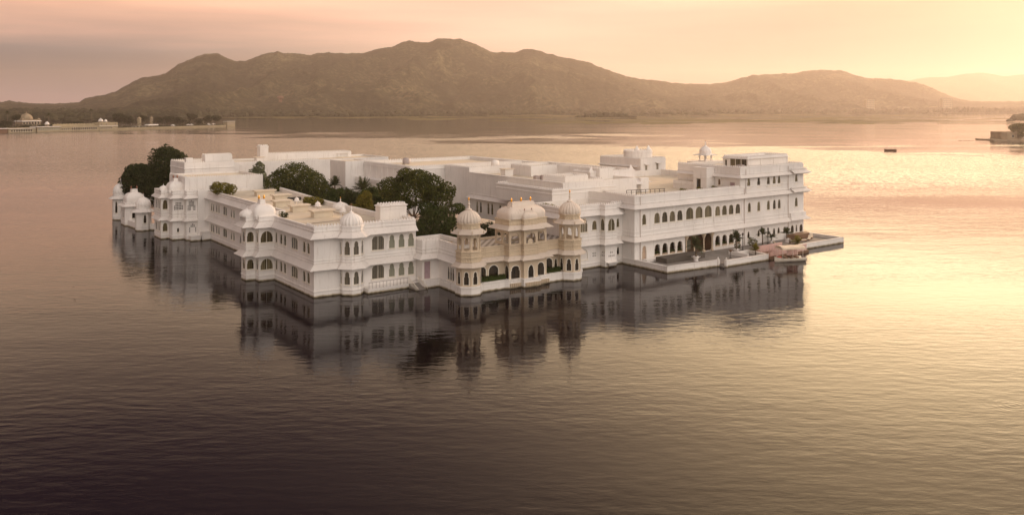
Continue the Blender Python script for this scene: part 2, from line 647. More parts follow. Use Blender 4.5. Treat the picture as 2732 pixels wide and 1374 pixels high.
def eave(mb, path, zi, zo, over, closed=False, th=.09, n_in=-.02):
    """sloping stone eave slab following a wall line"""
    n = len(path)
    rings = [[(*p, z) for p in offset(path, o, closed)] for o, z in ((n_in, zi), (over, zo), (over, zo - th), (n_in, zi - th - .12))]
    vs = [p for r in rings for p in r]
    fs = []
    for k in range(3):
        for i in range(n if closed else n - 1):
            j = (i + 1) % n
            fs.append((k * n + i, (k + 1) * n + i, (k + 1) * n + j, k * n + j))
    if not closed:
        fs += [(0, n, 2 * n, 3 * n), (n - 1, 4 * n - 1, 3 * n - 1, 2 * n - 1)]
    mb.add(vs, fs)


def belt(mb, path, z0, z1, pr, closed=False):
    n = len(path)
    rings = [[(*p, z) for p in offset(path, o, closed)] for o, z in ((-.01, z0), (pr, z0), (pr, z1 - pr * .4), (-.01, z1))]
    vs = [p for r in rings for p in r]
    fs = []
    for k in range(3):
        for i in range(n if closed else n - 1):
            j = (i + 1) % n
            fs.append((k * n + i, k * n + j, (k + 1) * n + j, (k + 1) * n + i))
    if not closed:
        fs += [(0, n, 2 * n, 3 * n), (n - 1, 4 * n - 1, 3 * n - 1, 2 * n - 1)]
    mb.add(vs, fs)


def crenel(mb, path, z, closed=False, step=.50, h=.34, wd=.29):
    """row of rounded merlons standing on a parapet"""
    n = len(path)
    P = offset(path, -.17, closed)
    for i in range(n if closed else n - 1):
        p, q = P[i], P[(i + 1) % n]
        d, nn, L = seg(p, q)
        k = max(1, int(L / step))
        st = L / k
        mb.obox(p, q, -.15, .15, z - .01, z + .055)
        for j in range(k):
            a = at(p, q, (j + .5) * st - wd / 2, z)
            b = at(p, q, (j + .5) * st + wd / 2, z)
            A = [(a[0] + nn.x * .1, a[1] + nn.y * .1), (b[0] + nn.x * .1, b[1] + nn.y * .1), (b[0] - nn.x * .1, b[1] - nn.y * .1), (a[0] - nn.x * .1, a[1] - nn.y * .1)]
            cx, cy = (A[0][0] + A[2][0]) / 2, (A[0][1] + A[2][1]) / 2
            T = [(cx + (x - cx) * .45, cy + (y - cy) * .7) for x, y in A]
            vs = [(*x, z - .02) for x in A] + [(*x, z + h * .62) for x in A] + [(*x, z + h) for x in T]
            mb.add(vs, [(0, 1, 5, 4), (1, 2, 6, 5), (2, 3, 7, 6), (3, 0, 4, 7), (4, 5, 9, 8), (5, 6, 10, 9), (6, 7, 11, 10), (7, 4, 8, 11), (8, 9, 10, 11)])


def window(t, p0, p1, op, kind, glassm, depth=.10, trim=.06, parent=None, bars=0, framem='trim', name='window'):
    """raised surround (the part) and its glass (the sub-part) for one opening"""
    o = prof(kind, *op)
    c, hz = (op[0] + op[1]) / 2, (op[2] + op[3]) / 2
    hw, hh = (op[1] - op[0]) / 2, (op[3] - op[2]) / 2
    big = [(c + (s - c) * (1 + trim / hw), hz + (z - hz) * (1 + trim / hh) if z > op[2] + .01 else z - (.05 if trim else 0)) for s, z in o]
    mb = MB()
    n = len(o)
    mb.add([at(p0, p1, s, z, .03) for s, z in o] + [at(p0, p1, s, z, .03) for s, z in big] + [at(p0, p1, s, z, -.03) for s, z in big] + [at(p0, p1, s, z, -.03) for s, z in o],
           [f for i in range(n) for j in [(i + 1) % n] for f in ((i, n + i, n + j, j), (n + i, 2 * n + i, 2 * n + j, n + j), (3 * n + i, i, j, 3 * n + j))])
    # sill
    a, b = op[0] - trim - .08, op[1] + trim + .08
    if op[2] > .3 and name == 'window':
        A = [at(p0, p1, s, z, k) for z in (op[2] - .16, op[2] - .05) for s, k in ((a, -.02), (b, -.02), (b, .14), (a, .14))]
        mb.add(A, [(0, 1, 2, 3), (7, 6, 5, 4), (0, 4, 5, 1), (1, 5, 6, 2), (2, 6, 7, 3), (3, 7, 4, 0)])
    for k in range(bars):
        s = op[0] + (op[1] - op[0]) * (k + 1) / (bars + 1)
        A = [at(p0, p1, ss, z, kk) for z in (op[2], op[3] - .03) for ss, kk in ((s - .035, -depth + .02), (s + .035, -depth + .02), (s + .035, -depth + .09), (s - .035, -depth + .09))]
        mb.add(A, [(0, 1, 2, 3), (7, 6, 5, 4), (0, 4, 5, 1), (1, 5, 6, 2), (2, 6, 7, 3), (3, 7, 4, 0)])
    w_ = t.part(name, mb, framem, parent)
    if glassm:
        g = MB()
        tr = tessellate_polygon([[Vector((s, z, 0)) for s, z in o]])
        g.add([at(p0, p1, s, z, -depth) for s, z in o], [tuple(x) for x in tr])
        t.part('pane', g, random.choice(CURTAINS) if glassm == 'curtain' else glassm, w_)
    return w_


def jali(t, p0, p1, op, kind, nx, nz, hole=None, size=.62):
    """pierced white stone screen: a plate with a grid of holes inside an arch outline, dark room behind"""
    o = prof(kind, *op)
    c = (op[0] + op[1]) / 2
    mb = MB()
    holes = []
    cw, ch = (op[1] - op[0]) / nx, (op[3] - op[2]) / nz

    def inside(s, z):
        r = False
        for i in range(len(o)):
            a, b = o[i], o[i - 1]
            if (a[1] > z) != (b[1] > z) and s < (b[0] - a[0]) * (z - a[1]) / (b[1] - a[1]) + a[0]:
                r = not r
        return r
    for i in range(nx):
        for k in range(nz):
            s, z = op[0] + (i + .5) * cw, op[2] + (k + .5) * ch
            if hole and hole[0] < s < hole[1] and z < hole[2]:
                continue
            hw, hh = cw * size / 2, ch * size / 2
            if all(inside(s + a * hw * 1.2, z + b * hh * 1.2) for a in (-1, 1) for b in (-1, 1)):
                holes.append([(s - hw, z - hh), (s + hw, z - hh), (s + hw, z + hh), (s - hw, z + hh)])
    loops = [o] + holes
    tris = tessellate_polygon([[Vector((a, b, 0)) for a, b in lp] for lp in loops])
    flat = [q for lp in loops for q in lp]
    mb.add([at(p0, p1, s, z, -.06) for s, z in flat], [tuple(x) for x in tris])
    for lp in holes:
        n = len(lp)
        mb.add([at(p0, p1, s, z, -.06) for s, z in lp] + [at(p0, p1, s, z, -.22) for s, z in lp], [(i, n + i, n + (i + 1) % n, (i + 1) % n) for i in range(n)])
    w_ = t.part('lattice_screen', mb, 'white')
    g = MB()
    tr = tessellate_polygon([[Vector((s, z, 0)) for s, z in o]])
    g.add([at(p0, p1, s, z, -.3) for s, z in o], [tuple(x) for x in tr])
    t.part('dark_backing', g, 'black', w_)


def octagon(cx, cy, r, off=22.5, n=8):
    return [(cx + r * cos(radians(off) + 2 * pi * i / n), cy + r * sin(radians(off) + 2 * pi * i / n)) for i in range(n)]


ONION = [(1.0, 0), (1.035, .10), (1.05, .22), (1.03, .38), (.97, .55), (.87, .72), (.72, .88), (.55, 1.0), (.38, 1.09), (.24, 1.15), (.15, 1.20)]


def dome(t, cx, cy, z, r, h, m='dome', rib=.10, nrib=20, finial=1.0, tip='copper', parent=None, lotus=True):
    mb = MB()
    mb.lathe(cx, cy, [(r * a, z + h * b / 1.2) for a, b in ONION], nrib * 4 if rib else 28, 0, rib * 1.5, nrib)
    d = t.part('dome', mb, m, parent)
    if finial:
        f = MB()
        k = finial
        zt = z + h
        f.lathe(cx, cy, [(.42 * k, zt - .12 * k), (.52 * k, zt), (.40 * k, zt + .10 * k), (.20 * k, zt + .18 * k), (.17 * k, zt + .5 * k), (.11 * k, zt + .7 * k), (.26 * k, zt + .80 * k),
                          (.12 * k, zt + .92 * k), (.09 * k, zt + 1.12 * k), (.19 * k, zt + 1.22 * k), (.05 * k, zt + 1.36 * k)], 12)
        fo = t.part('finial', f, m, parent)
        g = MB()
        g.lathe(cx, cy, [(.04 * k, zt + 1.34 * k), (.13 * k, zt + 1.48 * k), (.10 * k, zt + 1.66 * k), (.01, zt + 1.9 * k)], 8)
        t.part('finial_tip', g, tip, fo)
    return d


def bangla(t, cx, cy, a, b, z, h, m='dome', crown=True, tips=3, tip='gold', parent=None, name='curved_roof', ends=0):
    """rectangular pavilion roof of curved cross-section with a raised ridge crown; long axis along u, half sizes a, b"""
    mb = MB()
    ring = []
    K = 12
    for k in range(K + 1):
        f = k / K
        ang = f * pi / 2 * .97
        ins = b * .80 * (1 - cos(ang)) ** 1.3
        zz = z + h * sin(ang) ** .80 + (0.10 * h * sin(pi * min(1, f * 3)) * 0)
        bulge = .035 * b * sin(pi * min(1, f * 2.2))
        ring.append((ins - bulge, zz))
    nseg = 6
    vs = []
    for ins, zz in ring:
        A, B = a - ins, b - ins
        rc = min(A, B) * .35
        for (qx, qy, st) in ((1, -1, -90), (1, 1, 0), (-1, 1, 90), (-1, -1, 180)):
            for j in range(nseg):
                an = radians(st + 90 * j / (nseg - 1))
                vs.append((cx + qx * (A - rc) + rc * cos(an), cy + qy * (B - rc) + rc * sin(an), zz))
    n = nseg * 4
    fs = [(k * n + i, k * n + (i + 1) % n, (k + 1) * n + (i + 1) % n, (k + 1) * n + i) for k in range(K) for i in range(n)]
    mb.add(vs, fs, True)
    mb.add(vs[-n:], [tuple(range(n))])
    r = t.part(name, mb, m, parent)
    if crown:
        c = MB()
        A, B = a - b * .66, b * .34
        zt = z + h
        c.box(cx - A * 1.25, cx + A * 1.25, cy - B * 1.25, cy + B * 1.25, zt - .12 * h, zt - .02 * h)
        c.box(cx - A, cx + A, cy - B, cy + B, zt - .02 * h, zt + .30 * h, taper=B * .18)
        c.box(cx - A * .95, cx + A * .95, cy - B * .75, cy + B * .75, zt + .30 * h, zt + .36 * h)
        cr = t.part('ridge_crown', c, m, parent)
        for i in range(tips):
            x = cx + (A * .82) * (2 * i / (tips - 1) - 1 if tips > 1 else 0)
            g = MB()
            s = min(1, h / 2.2)
            g.lathe(x, cy, [(.05 * s, zt + .34 * h), (.10 * s, zt + .36 * h + .05), (.22 * s, zt + .36 * h + .28 * s), (.16 * s, zt + .36 * h + .55 * s), (.02, zt + .36 * h + .85 * s)], 8)
            t.part('finial', g, tip, parent)
    return r


class House:
    """walls on a counter-clockwise plan, with openings cut through them, eaves, parapet and flat roof"""

    def __init__(s, t, pts, z0, top, roof, m='white', roofm='roof', closed=True, skip=(), thick=.32, plinth=None):
        s.t, s.pts, s.z0, s.top, s.roof, s.m, s.roofm = t, pts, z0, top, roof, m, roofm
        s.ops = {}
        s.closed, s.skip, s.thick = closed, skip, thick
        s.w = MB()

    def edge(s, i):
        return s.pts[i], s.pts[(i + 1) % len(s.pts)]

    def s_of(s, i, axis, val):
        p, q = s.edge(i)
        k = 0 if axis == 'u' else 1
        return (val - p[k]) / (q[k] - p[k]) * seg(p, q)[2]

    def win(s, i, axis, items, kind='cusp', glassm='curtain', **kw):
        p, q = s.edge(i)
        for a, b, z0, z1 in items:
            x, y = sorted((s.s_of(i, axis, a), s.s_of(i, axis, b)))
            s.ops.setdefault(i, []).append(prof(kind, x, y, z0, z1))
            window(s.t, p, q, (x, y, z0, z1), kind, glassm, **kw)

    def jali(s, i, axis, it, kind, nx, nz, hole=None, size=.62):
        p, q = s.edge(i)
        x, y = sorted((s.s_of(i, axis, it[0]), s.s_of(i, axis, it[1])))
        if hole:
            hx = sorted((s.s_of(i, axis, hole[0]), s.s_of(i, axis, hole[1])))
            hole = (hx[0], hx[1], hole[2])
        s.ops.setdefault(i, []).append(prof(kind, x, y, it[2], it[3]))
        jali(s.t, p, q, (x, y, it[2], it[3]), kind, nx, nz, hole, size)

    def hole(s, i, axis, it, kind='rect'):
        x, y = sorted((s.s_of(i, axis, it[0]), s.s_of(i, axis, it[1])))
        s.ops.setdefault(i, []).append(prof(kind, x, y, it[2], it[3]))

    def finish(s, crenels=True, ck=None):
        n = len(s.pts)
        for i in range(n):
            if i in s.skip:
                continue
            p, q = s.edge(i)
            wall(s.w, p, q, s.z0, s.top, s.ops.get(i, ()))
        inner = offset(s.pts, -s.thick, True)
        k = n
        s.w.add([(*p, s.top) for p in s.pts] + [(*p, s.top) for p in inner] + [(*p, s.roof - .05) for p in inner],
                [f for i in range(n) for j in [(i + 1) % n] for f in ((i, j, n + j, n + i), (n + i, n + j, 2 * n + j, 2 * n + i))])
        s.wo = s.t.part('wall', s.w, s.m)
        r = MB()
        r.poly(offset(s.pts, -s.thick + .01, True), s.roof)
        s.t.part('roof', r, s.roofm)
        if crenels:
            c = MB()
            if ck is None:
                crenel(c, s.pts, s.top, True)
            else:
                for path in ck:
                    crenel(c, path, s.top, False)
            s.t.part('crenellation', c, s.m)

    def eave(s, path, zi, zo, over, closed=False, m='slab'):
        e = MB()
        eave(e, path, zi, zo, over, closed)
        return s.t.part('eave', e, m)


# ------------------------------------------------------------------ the palace: near corner wing
t = Thing('palace_wing', 'white two-storey palace wing whose sharp corner stands in the water, nearest the viewer', 'palace wing', (0, 0))
C_ = [(4.1, 68.6), (4.1, 23.5), (-2.7, 23.5), (-2.7, 21.2), (-4.3, 21.2), (-4.3, 18.7), (-2.7, 18.7), (-2.7, 16.9), (0, 16.9), (0, 0), (17.4, -1.4),
      (17.4, 9.5), (15.7, 9.5), (15.9, 31), (18.6, 64), (17.5, 68.4)]
h = House(t, C_, -.3, 11.0, 10.35)
pair = lambda z0, z1: [(13.2, 14.3, z0, z1), (11.5, 12.6, z0, z1), (3.3, 4.4, z0, z1), (1.6, 2.7, z0, z1), (15.5, 16.45, z0, z1)]
for z0, z1 in ((1.92, 3.58), (6.58, 8.30)):
    h.win(8, 'v', pair(z0, z1), 'cusp')
    h.win(8, 'v', [(6.55, 9.2, z0 - .02, z1 + .08)], 'flat', bars=2)
    h.win(7, 'u', [(-2.42, -.30, z0 + .02, z1 + .22)], 'scallop', bars=1)
    h.win(5, 'u', [(-4.15, -3.0, z0 + .05, z1 + .02)], 'cusp')
    h.win(6, 'v', [(17.35, 18.25, z0, z1)], 'key')
    h.win(4, 'v', [(19.3, 20.5, z0, z1)], 'key')
    h.win(0, 'v', [(a, a + .95, z0, z1 - .02) for a in (67.04 - 1.2, 65.4 - 1.0, 62.1, 60.5, 52.1, 50.5, 46.2, 44.6, 34.5, 32.9)], 'key')
    h.win(0, 'v', [(55.5, 58.0, z0, z1 + .05), (39.0, 41.5, z0, z1 + .05)], 'flat', bars=1)
    h.win(9, 'u', [(9.62, 11.70, z0 - .05, z1 + .45)], 'flat', 'lattice', bars=1)
    h.win(9, 'u', [(12.6, 13.6, z0, z1 + .45), (14.3, 15.33, z0, z1 + .45), (16.0, 17.05, z0, z1 + .45)], 'key', 'grass_glass')
path = C_[:11]
for z0, z1, pr in ((.85, 1.02, .10), (5.25, 5.42, .09), (5.66, 5.86, .07), (10.22, 10.42, .09), (10.86, 11.0, .07)):
    belt(h.w, path, z0, z1, pr)
h.finish(True, ck=[[(-.0, 3.2), (0, 0), (17.4, -1.4), (17.4, 9.5), (15.7, 9.5), (15.9, 31), (18.6, 64)]])
h.eave(path, 10.15, 9.28, 1.0)
h.eave(path, 5.22, 4.40, 1.0)
bangla(t, -1.2, 19.9, 1.9, 2.05, 10.95, 2.0, tips=2, tip='gold')
mb = MB()
mb.prism([(-3.0, 17.4), (.8, 17.4), (.8, 22.4), (-3.0, 22.4)], 10.5, 11.0)
mb.prism([(-4.35, 18.8), (-2.9, 18.8), (-2.9, 21.2), (-4.35, 21.2)], 10.5, 10.95)
t.part('dome_base', mb, 'white')
dome(t, -3.75, 20.0, 10.9, 1.25, 1.25, rib=.02, nrib=8, finial=.28)
# corner bay turret
oc = octagon(6.1, -.45, 2.0)
hb = House(t, oc, -.3, 10.95, 10.9)
mbt = MB()
for i in (3, 4, 5, 6):
    p, q = oc[i], oc[(i + 1) % 8]
    L = seg(p, q)[2]
    for z0, z1 in ((1.75, 3.75), (6.42, 8.55)):
        hb.ops.setdefault(i, []).append(prof('key', L / 2 - .44, L / 2 + .44, z0, z1))
        window(t, p, q, (L / 2 - .44, L / 2 + .44, z0, z1), 'key', 'lattice')
for i in range(8):
    wall(mbt, oc[i], oc[(i + 1) % 8], -.3, 10.95, hb.ops.get(i, ()))
for z0, z1, pr in ((.85, 1.02, .10), (5.3, 5.5, .10), (5.75, 5.95, .08), (10.1, 10.3, .08), (10.75, 10.95, .10)):
    belt(mbt, oc, z0, z1, pr, True)
mbt.poly(oc, 10.94)
t.part('bay_wall', mbt, 'white')
for zi, zo in ((10.05, 9.28), (5.22, 4.40)):
    e = MB()
    eave(e, oc, zi + .06, zo - .03, 1.0, True)
    t.part('eave', e, 'slab')
dome(t, 6.1, -.45, 10.95, 1.68, 1.95, rib=.09, nrib=18, finial=.78)
# stair landing and rail along the water front
mb = MB()
mb.box(8.0, 17.3, -2.6, -1.0, -.3, .75)
mb.box(8.0, 15.2, -2.75, -2.55, .55, .75)
t.part('landing', mb, 'white')
mb = MB()
for i in range(12):
    u = 8.15 + i * .63
    mb.box(u - .025, u + .025, -2.68, -2.63, .75, 1.75)
mb.box(8.1, 15.2, -2.69, -2.62, 1.72, 1.80)
t.part('railing', mb, 'rail')
mb = MB()
for i in range(7):
    mb.box(15.4, 17.2, -2.6 - .42 * (i + 1), -2.6 - .42 * i, -.3, .70 - .13 * i)
t.part('steps', mb, 'grey')
mb = MB()
for u in (15.4, 17.2):
    for i in range(8):
        mb.box(u - .03, u + .03, -2.65 - .42 * i, -2.59 - .42 * i, .2 - .13 * i, 1.7 - .17 * i)
    mb.tube([(u, -2.5, 1.75), (u, -5.7, .42)], .05)
t.part('handrail', mb, 'trim')

# ------------------------------------------------------------------ roof furniture of the corner wing
def vent(u0, u1, v0, v1):
    tt = Thing('roof_vent', '', 'roof vent', ((u0 + u1) / 2, (v0 + v1) / 2, 10.35), 'slab-topped vents on the flat buff roof')
    m1 = MB()
    m1.box(u0 + .45, u1 - .45, v0 + .3, v1 - .3, 10.34, 11.35)
    tt.part('curb', m1, 'roof')
    m2 = MB()
    m2.box(u0 + .15, u1 - .15, v0 + .1, v1 - .1, 11.35, 11.50)
    m2.box(u0, u1, v0, v1, 11.50, 11.66)
    tt.part('cap_slab', m2, 'cap')
    return tt


for (a, b, c_, d_), lb in zip(((9.6, 14.4, 53.8, 56), (9.6, 13.6, 43.0, 45.2), (5.9, 9.7, 32.9, 35.0), (5.7, 9.6, 23.8, 25.8), (5.8, 10.3, 14.3, 16.4)),
                              ('buff slab-topped roof vent farthest back, below the blank white rear block', 'buff roof vent second from the rear, beside dark ducts',
                               'middle one of the five buff roof vents', 'buff roof vent behind the long front vent, second nearest the water', 'long buff roof vent nearest the ribbed corner dome')):
    tt = vent(a, b, c_, d_)
    tt.o['label'] = lb
mb = MB()
for y0 in (42.6, 34.3):
    mb.box(13.4, 15.4, y0, y0 + .9, 10.34, 10.95)
    mb.tube([(12.6, y0 + .4, 10.8), (13.9, y0 + .4, 10.8)], .22)
single('duct', mb, 'dark', 'dark metal roof ducts beside the buff vents', 'duct', (14, 38, 10.35), 'p')


def chhatri(name, lb, u, v, z, r, hcol, hd, group=None, m='white', n=6, fin=.4, eo=.5):
    tt = Thing(name, lb, 'roof kiosk', (u, v, z), group)
    m1 = MB()
    m1.lathe(u, v, [(r * 1.15, z - .02), (r * 1.15, z + .12), (r * 1.05, z + .12)], n, pi / n, smooth=False)
    tt.part('base', m1, m)
    for i in range(n):
        a = 2 * pi * (i + .5) / n
        c1 = MB()
        c1.lathe(u + r * .9 * cos(a), v + r * .9 * sin(a), [(r * .13, z + .1), (r * .10, z + .2), (r * .10, z + hcol - .1), (r * .16, z + hcol)], 6)
        tt.part('column', c1, m)
    m2 = MB()
    ring = octagon(u, v, r * 1.05, 180 / n, n)
    wall_n = len(ring)
    for i in range(wall_n):
        p, q = ring[i], ring[(i + 1) % wall_n]
        L = seg(p, q)[2]
        d = r * .55
        o = prof('round', L * .12, L * .88, z + hcol - d * .9, z + hcol + d * .10)
        wall(m2, p, q, z + hcol - d * .95, z + hcol + d * .35, [o], r * .12, True)
    m2.poly(ring, z + hcol + d * .35)
    tt.part('arcade', m2, m)
    m3 = MB()
    eave(m3, ring, z + hcol + d * .45, z + hcol + d * .1, eo, True, .05)
    tt.part('eave', m3, 'slab')
    m4 = MB()
    m4.lathe(u, v, [(r * 1.0, z + hcol + d * .30), (r * 1.0, z + hcol + d * .85)], n * 2, 0, smooth=False)
    tt.part('drum', m4, m)
    dome(tt, u, v, z + hcol + d * .8, r * .92, hd, rib=.04, nrib=12, finial=fin)
    return tt


chhatri('roof_kiosk', 'tiny white domed kiosk on the buff roof behind the second nearest vent', 10.5, 33.0, 10.35, .45, 1.0, .5, 'tiny kiosks on the buff roof', fin=.2, eo=.25)
chhatri('roof_kiosk', 'tiny white domed kiosk on the buff roof behind the nearest long vent', 10.25, 22.3, 10.35, .5, 1.1, .55, 'tiny kiosks on the buff roof', fin=.2, eo=.25)
chhatri('roof_kiosk', 'tiny white domed kiosk just left of the corner turret dome tip', 9.7, 10.4, 10.35, .5, 1.3, .6, 'tiny kiosks on the buff roof', fin=.22, eo=.25)
tt = Thing('roof_dome', 'low white fluted dome at the courtyard edge of the buff roof', 'dome', (15.2, 23.2, 10.0))
mb = MB()
mb.lathe(15.2, 23.2, [(1.6, 9.6), (1.6, 10.4), (1.75, 10.45), (1.75, 10.6)], 8, pi / 8, smooth=False)
tt.part('drum', mb, 'white')
dome(tt, 15.2, 23.2, 10.6, 1.45, 1.15, rib=.06, nrib=14, finial=.5, tip='gold')
tt = Thing('roof_tower', 'white box-like roof block with a toothed parapet above the corner wing front', 'roof block', (15.8, 4.2, 10.35))
b_ = [(13.1, 3.0), (18.0, 2.8), (18.0, 4.6), (13.1, 4.8)]
hh = House(tt, b_, 10.3, 13.15, 13.0, roofm='white')
belt(hh.w, b_, 12.4, 12.55, .06, True)
belt(hh.w, b_, 12.95, 13.15, .16, True)
hh.finish()

# ------------------------------------------------------------------ connecting block with the mauve door
t = Thing('link_block', 'low recessed white block with a mauve door between the corner wing and the sandstone turret', 'palace wing', (19, -3))
L_ = [(17.5, 1.5), (17.5, -3.4), (20.6, -3.5), (20.0, -10.6), (24, -10.6), (24, 1.5)]
h = House(t, L_, -.3, 7.6, 6.6, roofm='grey')
h.win(1, 'u', [(17.85, 19.0, 1.3, 4.15)], 'rect', 'purple', name='door', depth=.12)
h.win(2, 'v', [(-7.4, -6.75, 1.6, 3.7), (-8.2, -7.55, 1.6, 3.7), (-9.0, -8.35, 1.6, 3.7)], 'key', 'black')
for z0, z1, pr in ((1.05, 1.25, .12), (5.6, 5.8, .1), (6.2, 6.35, .08)):
    belt(h.w, L_[:4], z0, z1, pr)
h.finish(True, ck=[L_[:3]])
h.eave(L_[:4], 5.5, 4.75, 1.0)
mb = MB()
mb.prism([(17.2, -3.0), (17.2, -4.5), (20.0, -4.6), (19.5, -11.3), (21.0, -11.3), (21.0, -3.0)], -.3, 1.25)
t.part('plinth', mb, 'white')

# ------------------------------------------------------------------ sandstone water pavilion
def pv(u, tt_):
    return (u, -11.7 - .0442 * (u - 21.1) - tt_)


t = Thing('water_pavilion', 'buff sandstone pavilion with a curved roof and gilded tips, between two ribbed turrets', 'pavilion', (32, -12))
P_ = [(20.6, -2.6), (20.6, -11.0), pv(28.5, -.65), pv(28.5, .65), pv(30.9, .65), pv(30.9, 1.4), pv(33.7, 1.4), pv(33.7, .65), pv(36.1, .65), pv(36.1, -.65), pv(41.6, -.65), (44.2, -11.6), (44.2, -2.6)]
h = House(t, P_, 1.0, 6.95, 6.55, m='stone', roofm='checker')
h.win(1, 'u', [(23.35, 24.85, 1.5, 3.8), (25.4, 27.25, 1.5, 3.82)], 'round', 'black', trim=.14)
h.win(2, 'v', [(-11.42, -12.55, 1.5, 3.75)], 'ogee', 'black', trim=.12)
h.win(3, 'u', [(28.85, 30.6, 1.5, 3.55)], 'cusp', 'black', trim=.14)
h.win(5, 'u', [(31.75, 32.85, 1.45, 3.65)], 'ogee', 'black', trim=.12)
h.win(7, 'u', [(34.15, 35.6, 1.5, 3.6)], 'cusp', 'black', trim=.14)
h.win(9, 'u', [(36.75, 38.35, 1.5, 3.85)], 'round', 'black', trim=.14)
h.win(9, 'u', [(38.75, 39.4, 1.5, 3.6)], 'key', 'black', trim=.1)
fp = P_[1:12]
for z0, z1, pr in ((5.30, 5.45, .12), (6.05, 6.20, .14), (6.42, 6.56, .09), (6.80, 6.95, .14)):
    belt(h.w, fp, z0, z1, pr)
h.finish(False)
mb = MB()
for a, b in zip(fp[:-1], fp[1:]):
    mb.obox(a, b, -.02, .05, 5.42, 6.08)
t.part('carved_frieze', mb, 'carved')
h.eave(fp, 5.25, 4.62, .85, m='stone_slab')
# white bracketed plinth
pl = [(20.9, -3.0), (20.9, -11.6), pv(23.0, .62), pv(27.6, .62), pv(28.2, 1.05), pv(30.6, 1.05), pv(30.6, 1.85), pv(34.0, 1.85), pv(34.0, 1.05), pv(36.4, 1.05), pv(36.9, .62), pv(41.6, .62), (44.4, -12.6), (44.4, -3)]
mb = MB()
mb.prism(pl, -.3, 1.25)
belt(mb, pl[1:13], 1.25, 1.5, .12)
mb.poly(offset(pl, .1, True), 1.49)
belt(mb, pl[1:13], .85, .95, .05)
t.part('plinth', mb, 'white')
for u0, u1, k in ((28.3, 30.5, 1.05), (30.8, 33.9, 1.85), (34.1, 36.3, 1.05)):
    mb = MB()
    n_ = int((u1 - u0) / .34)
    mb.obox(pv(u0, k), pv(u1, k), -.05, .02, .55, .86)
    for i in range(n_):
        a, b = pv(u0 + (i + .5) * (u1 - u0) / n_, k)
        mb.box(a - .09, a + .09, b - .28, b + .05, .25, .85)
    t.part('bracket_row', mb, 'stone')
# open upper kiosk
K_ = [pv(28.5, -3.4), pv(28.5, .65), pv(30.9, .65), pv(30.9, 1.4), pv(33.7, 1.4), pv(33.7, .65), pv(36.1, .65), pv(36.1, -3.4)]
mb = MB()
for i in range(8):
    p, q = K_[i], K_[(i + 1) % 8]
    L = seg(p, q)[2]
    ops = []
    if i == 7:
        ops = [prof('round', L * (k + .1) / 3, L * (k + .9) / 3, 7.25, 8.9) for k in range(3)]
    elif i in (0, 6):
        ops = [prof('cusp', L * (k + .12) / 2, L * (k + .88) / 2, 7.25, 8.9) for k in range(2)]
    elif L > 2:
        ops = [prof('cusp', L * .16, L * .84, 7.2, 8.9)]
    wall(mb, p, q, 6.9, 9.75, ops, .22, True)
belt(mb, K_, 7.0, 7.18, .10, True)
mb.poly(offset(K_, -.1, True), 9.70, False)
mb.poly(K_, 9.76)
t.part('arcade', mb, 'stone')
e = MB()
eave(e, K_, 10.25, 9.6, .85, True)
t.part('eave', e, 'stone_slab')
mb = MB()
mb.prism(K_, 9.9, 11.25)
belt(mb, K_, 10.35, 10.5, .06, True)
belt(mb, K_, 11.05, 11.25, .14, True)
t.part('drum', mb, 'carved')
cu, cv = 32.3, -10.85
bangla(t, cu, cv, 3.85, 2.15, 11.25, 1.9, m='stone_dome', tips=3, tip='gold')
cv2 = pv(32.3, .6)
bangla(t, cv2[0], cv2[1], 1.45, .8, 11.25, .95, m='stone_dome', tips=2, tip='copper', name='porch_roof')
# tracery seat panels
mb = MB()
for u0, k in ((32.2, 1.35),):
    a, b = pv(u0, k)
    mb.lathe(a, b, [(.55, 7.1), (.55, 7.5), (.4, 7.8), (.1, 7.95)], 10, 0, sy=.12)
t.part('seat_panel', mb, 'stone')


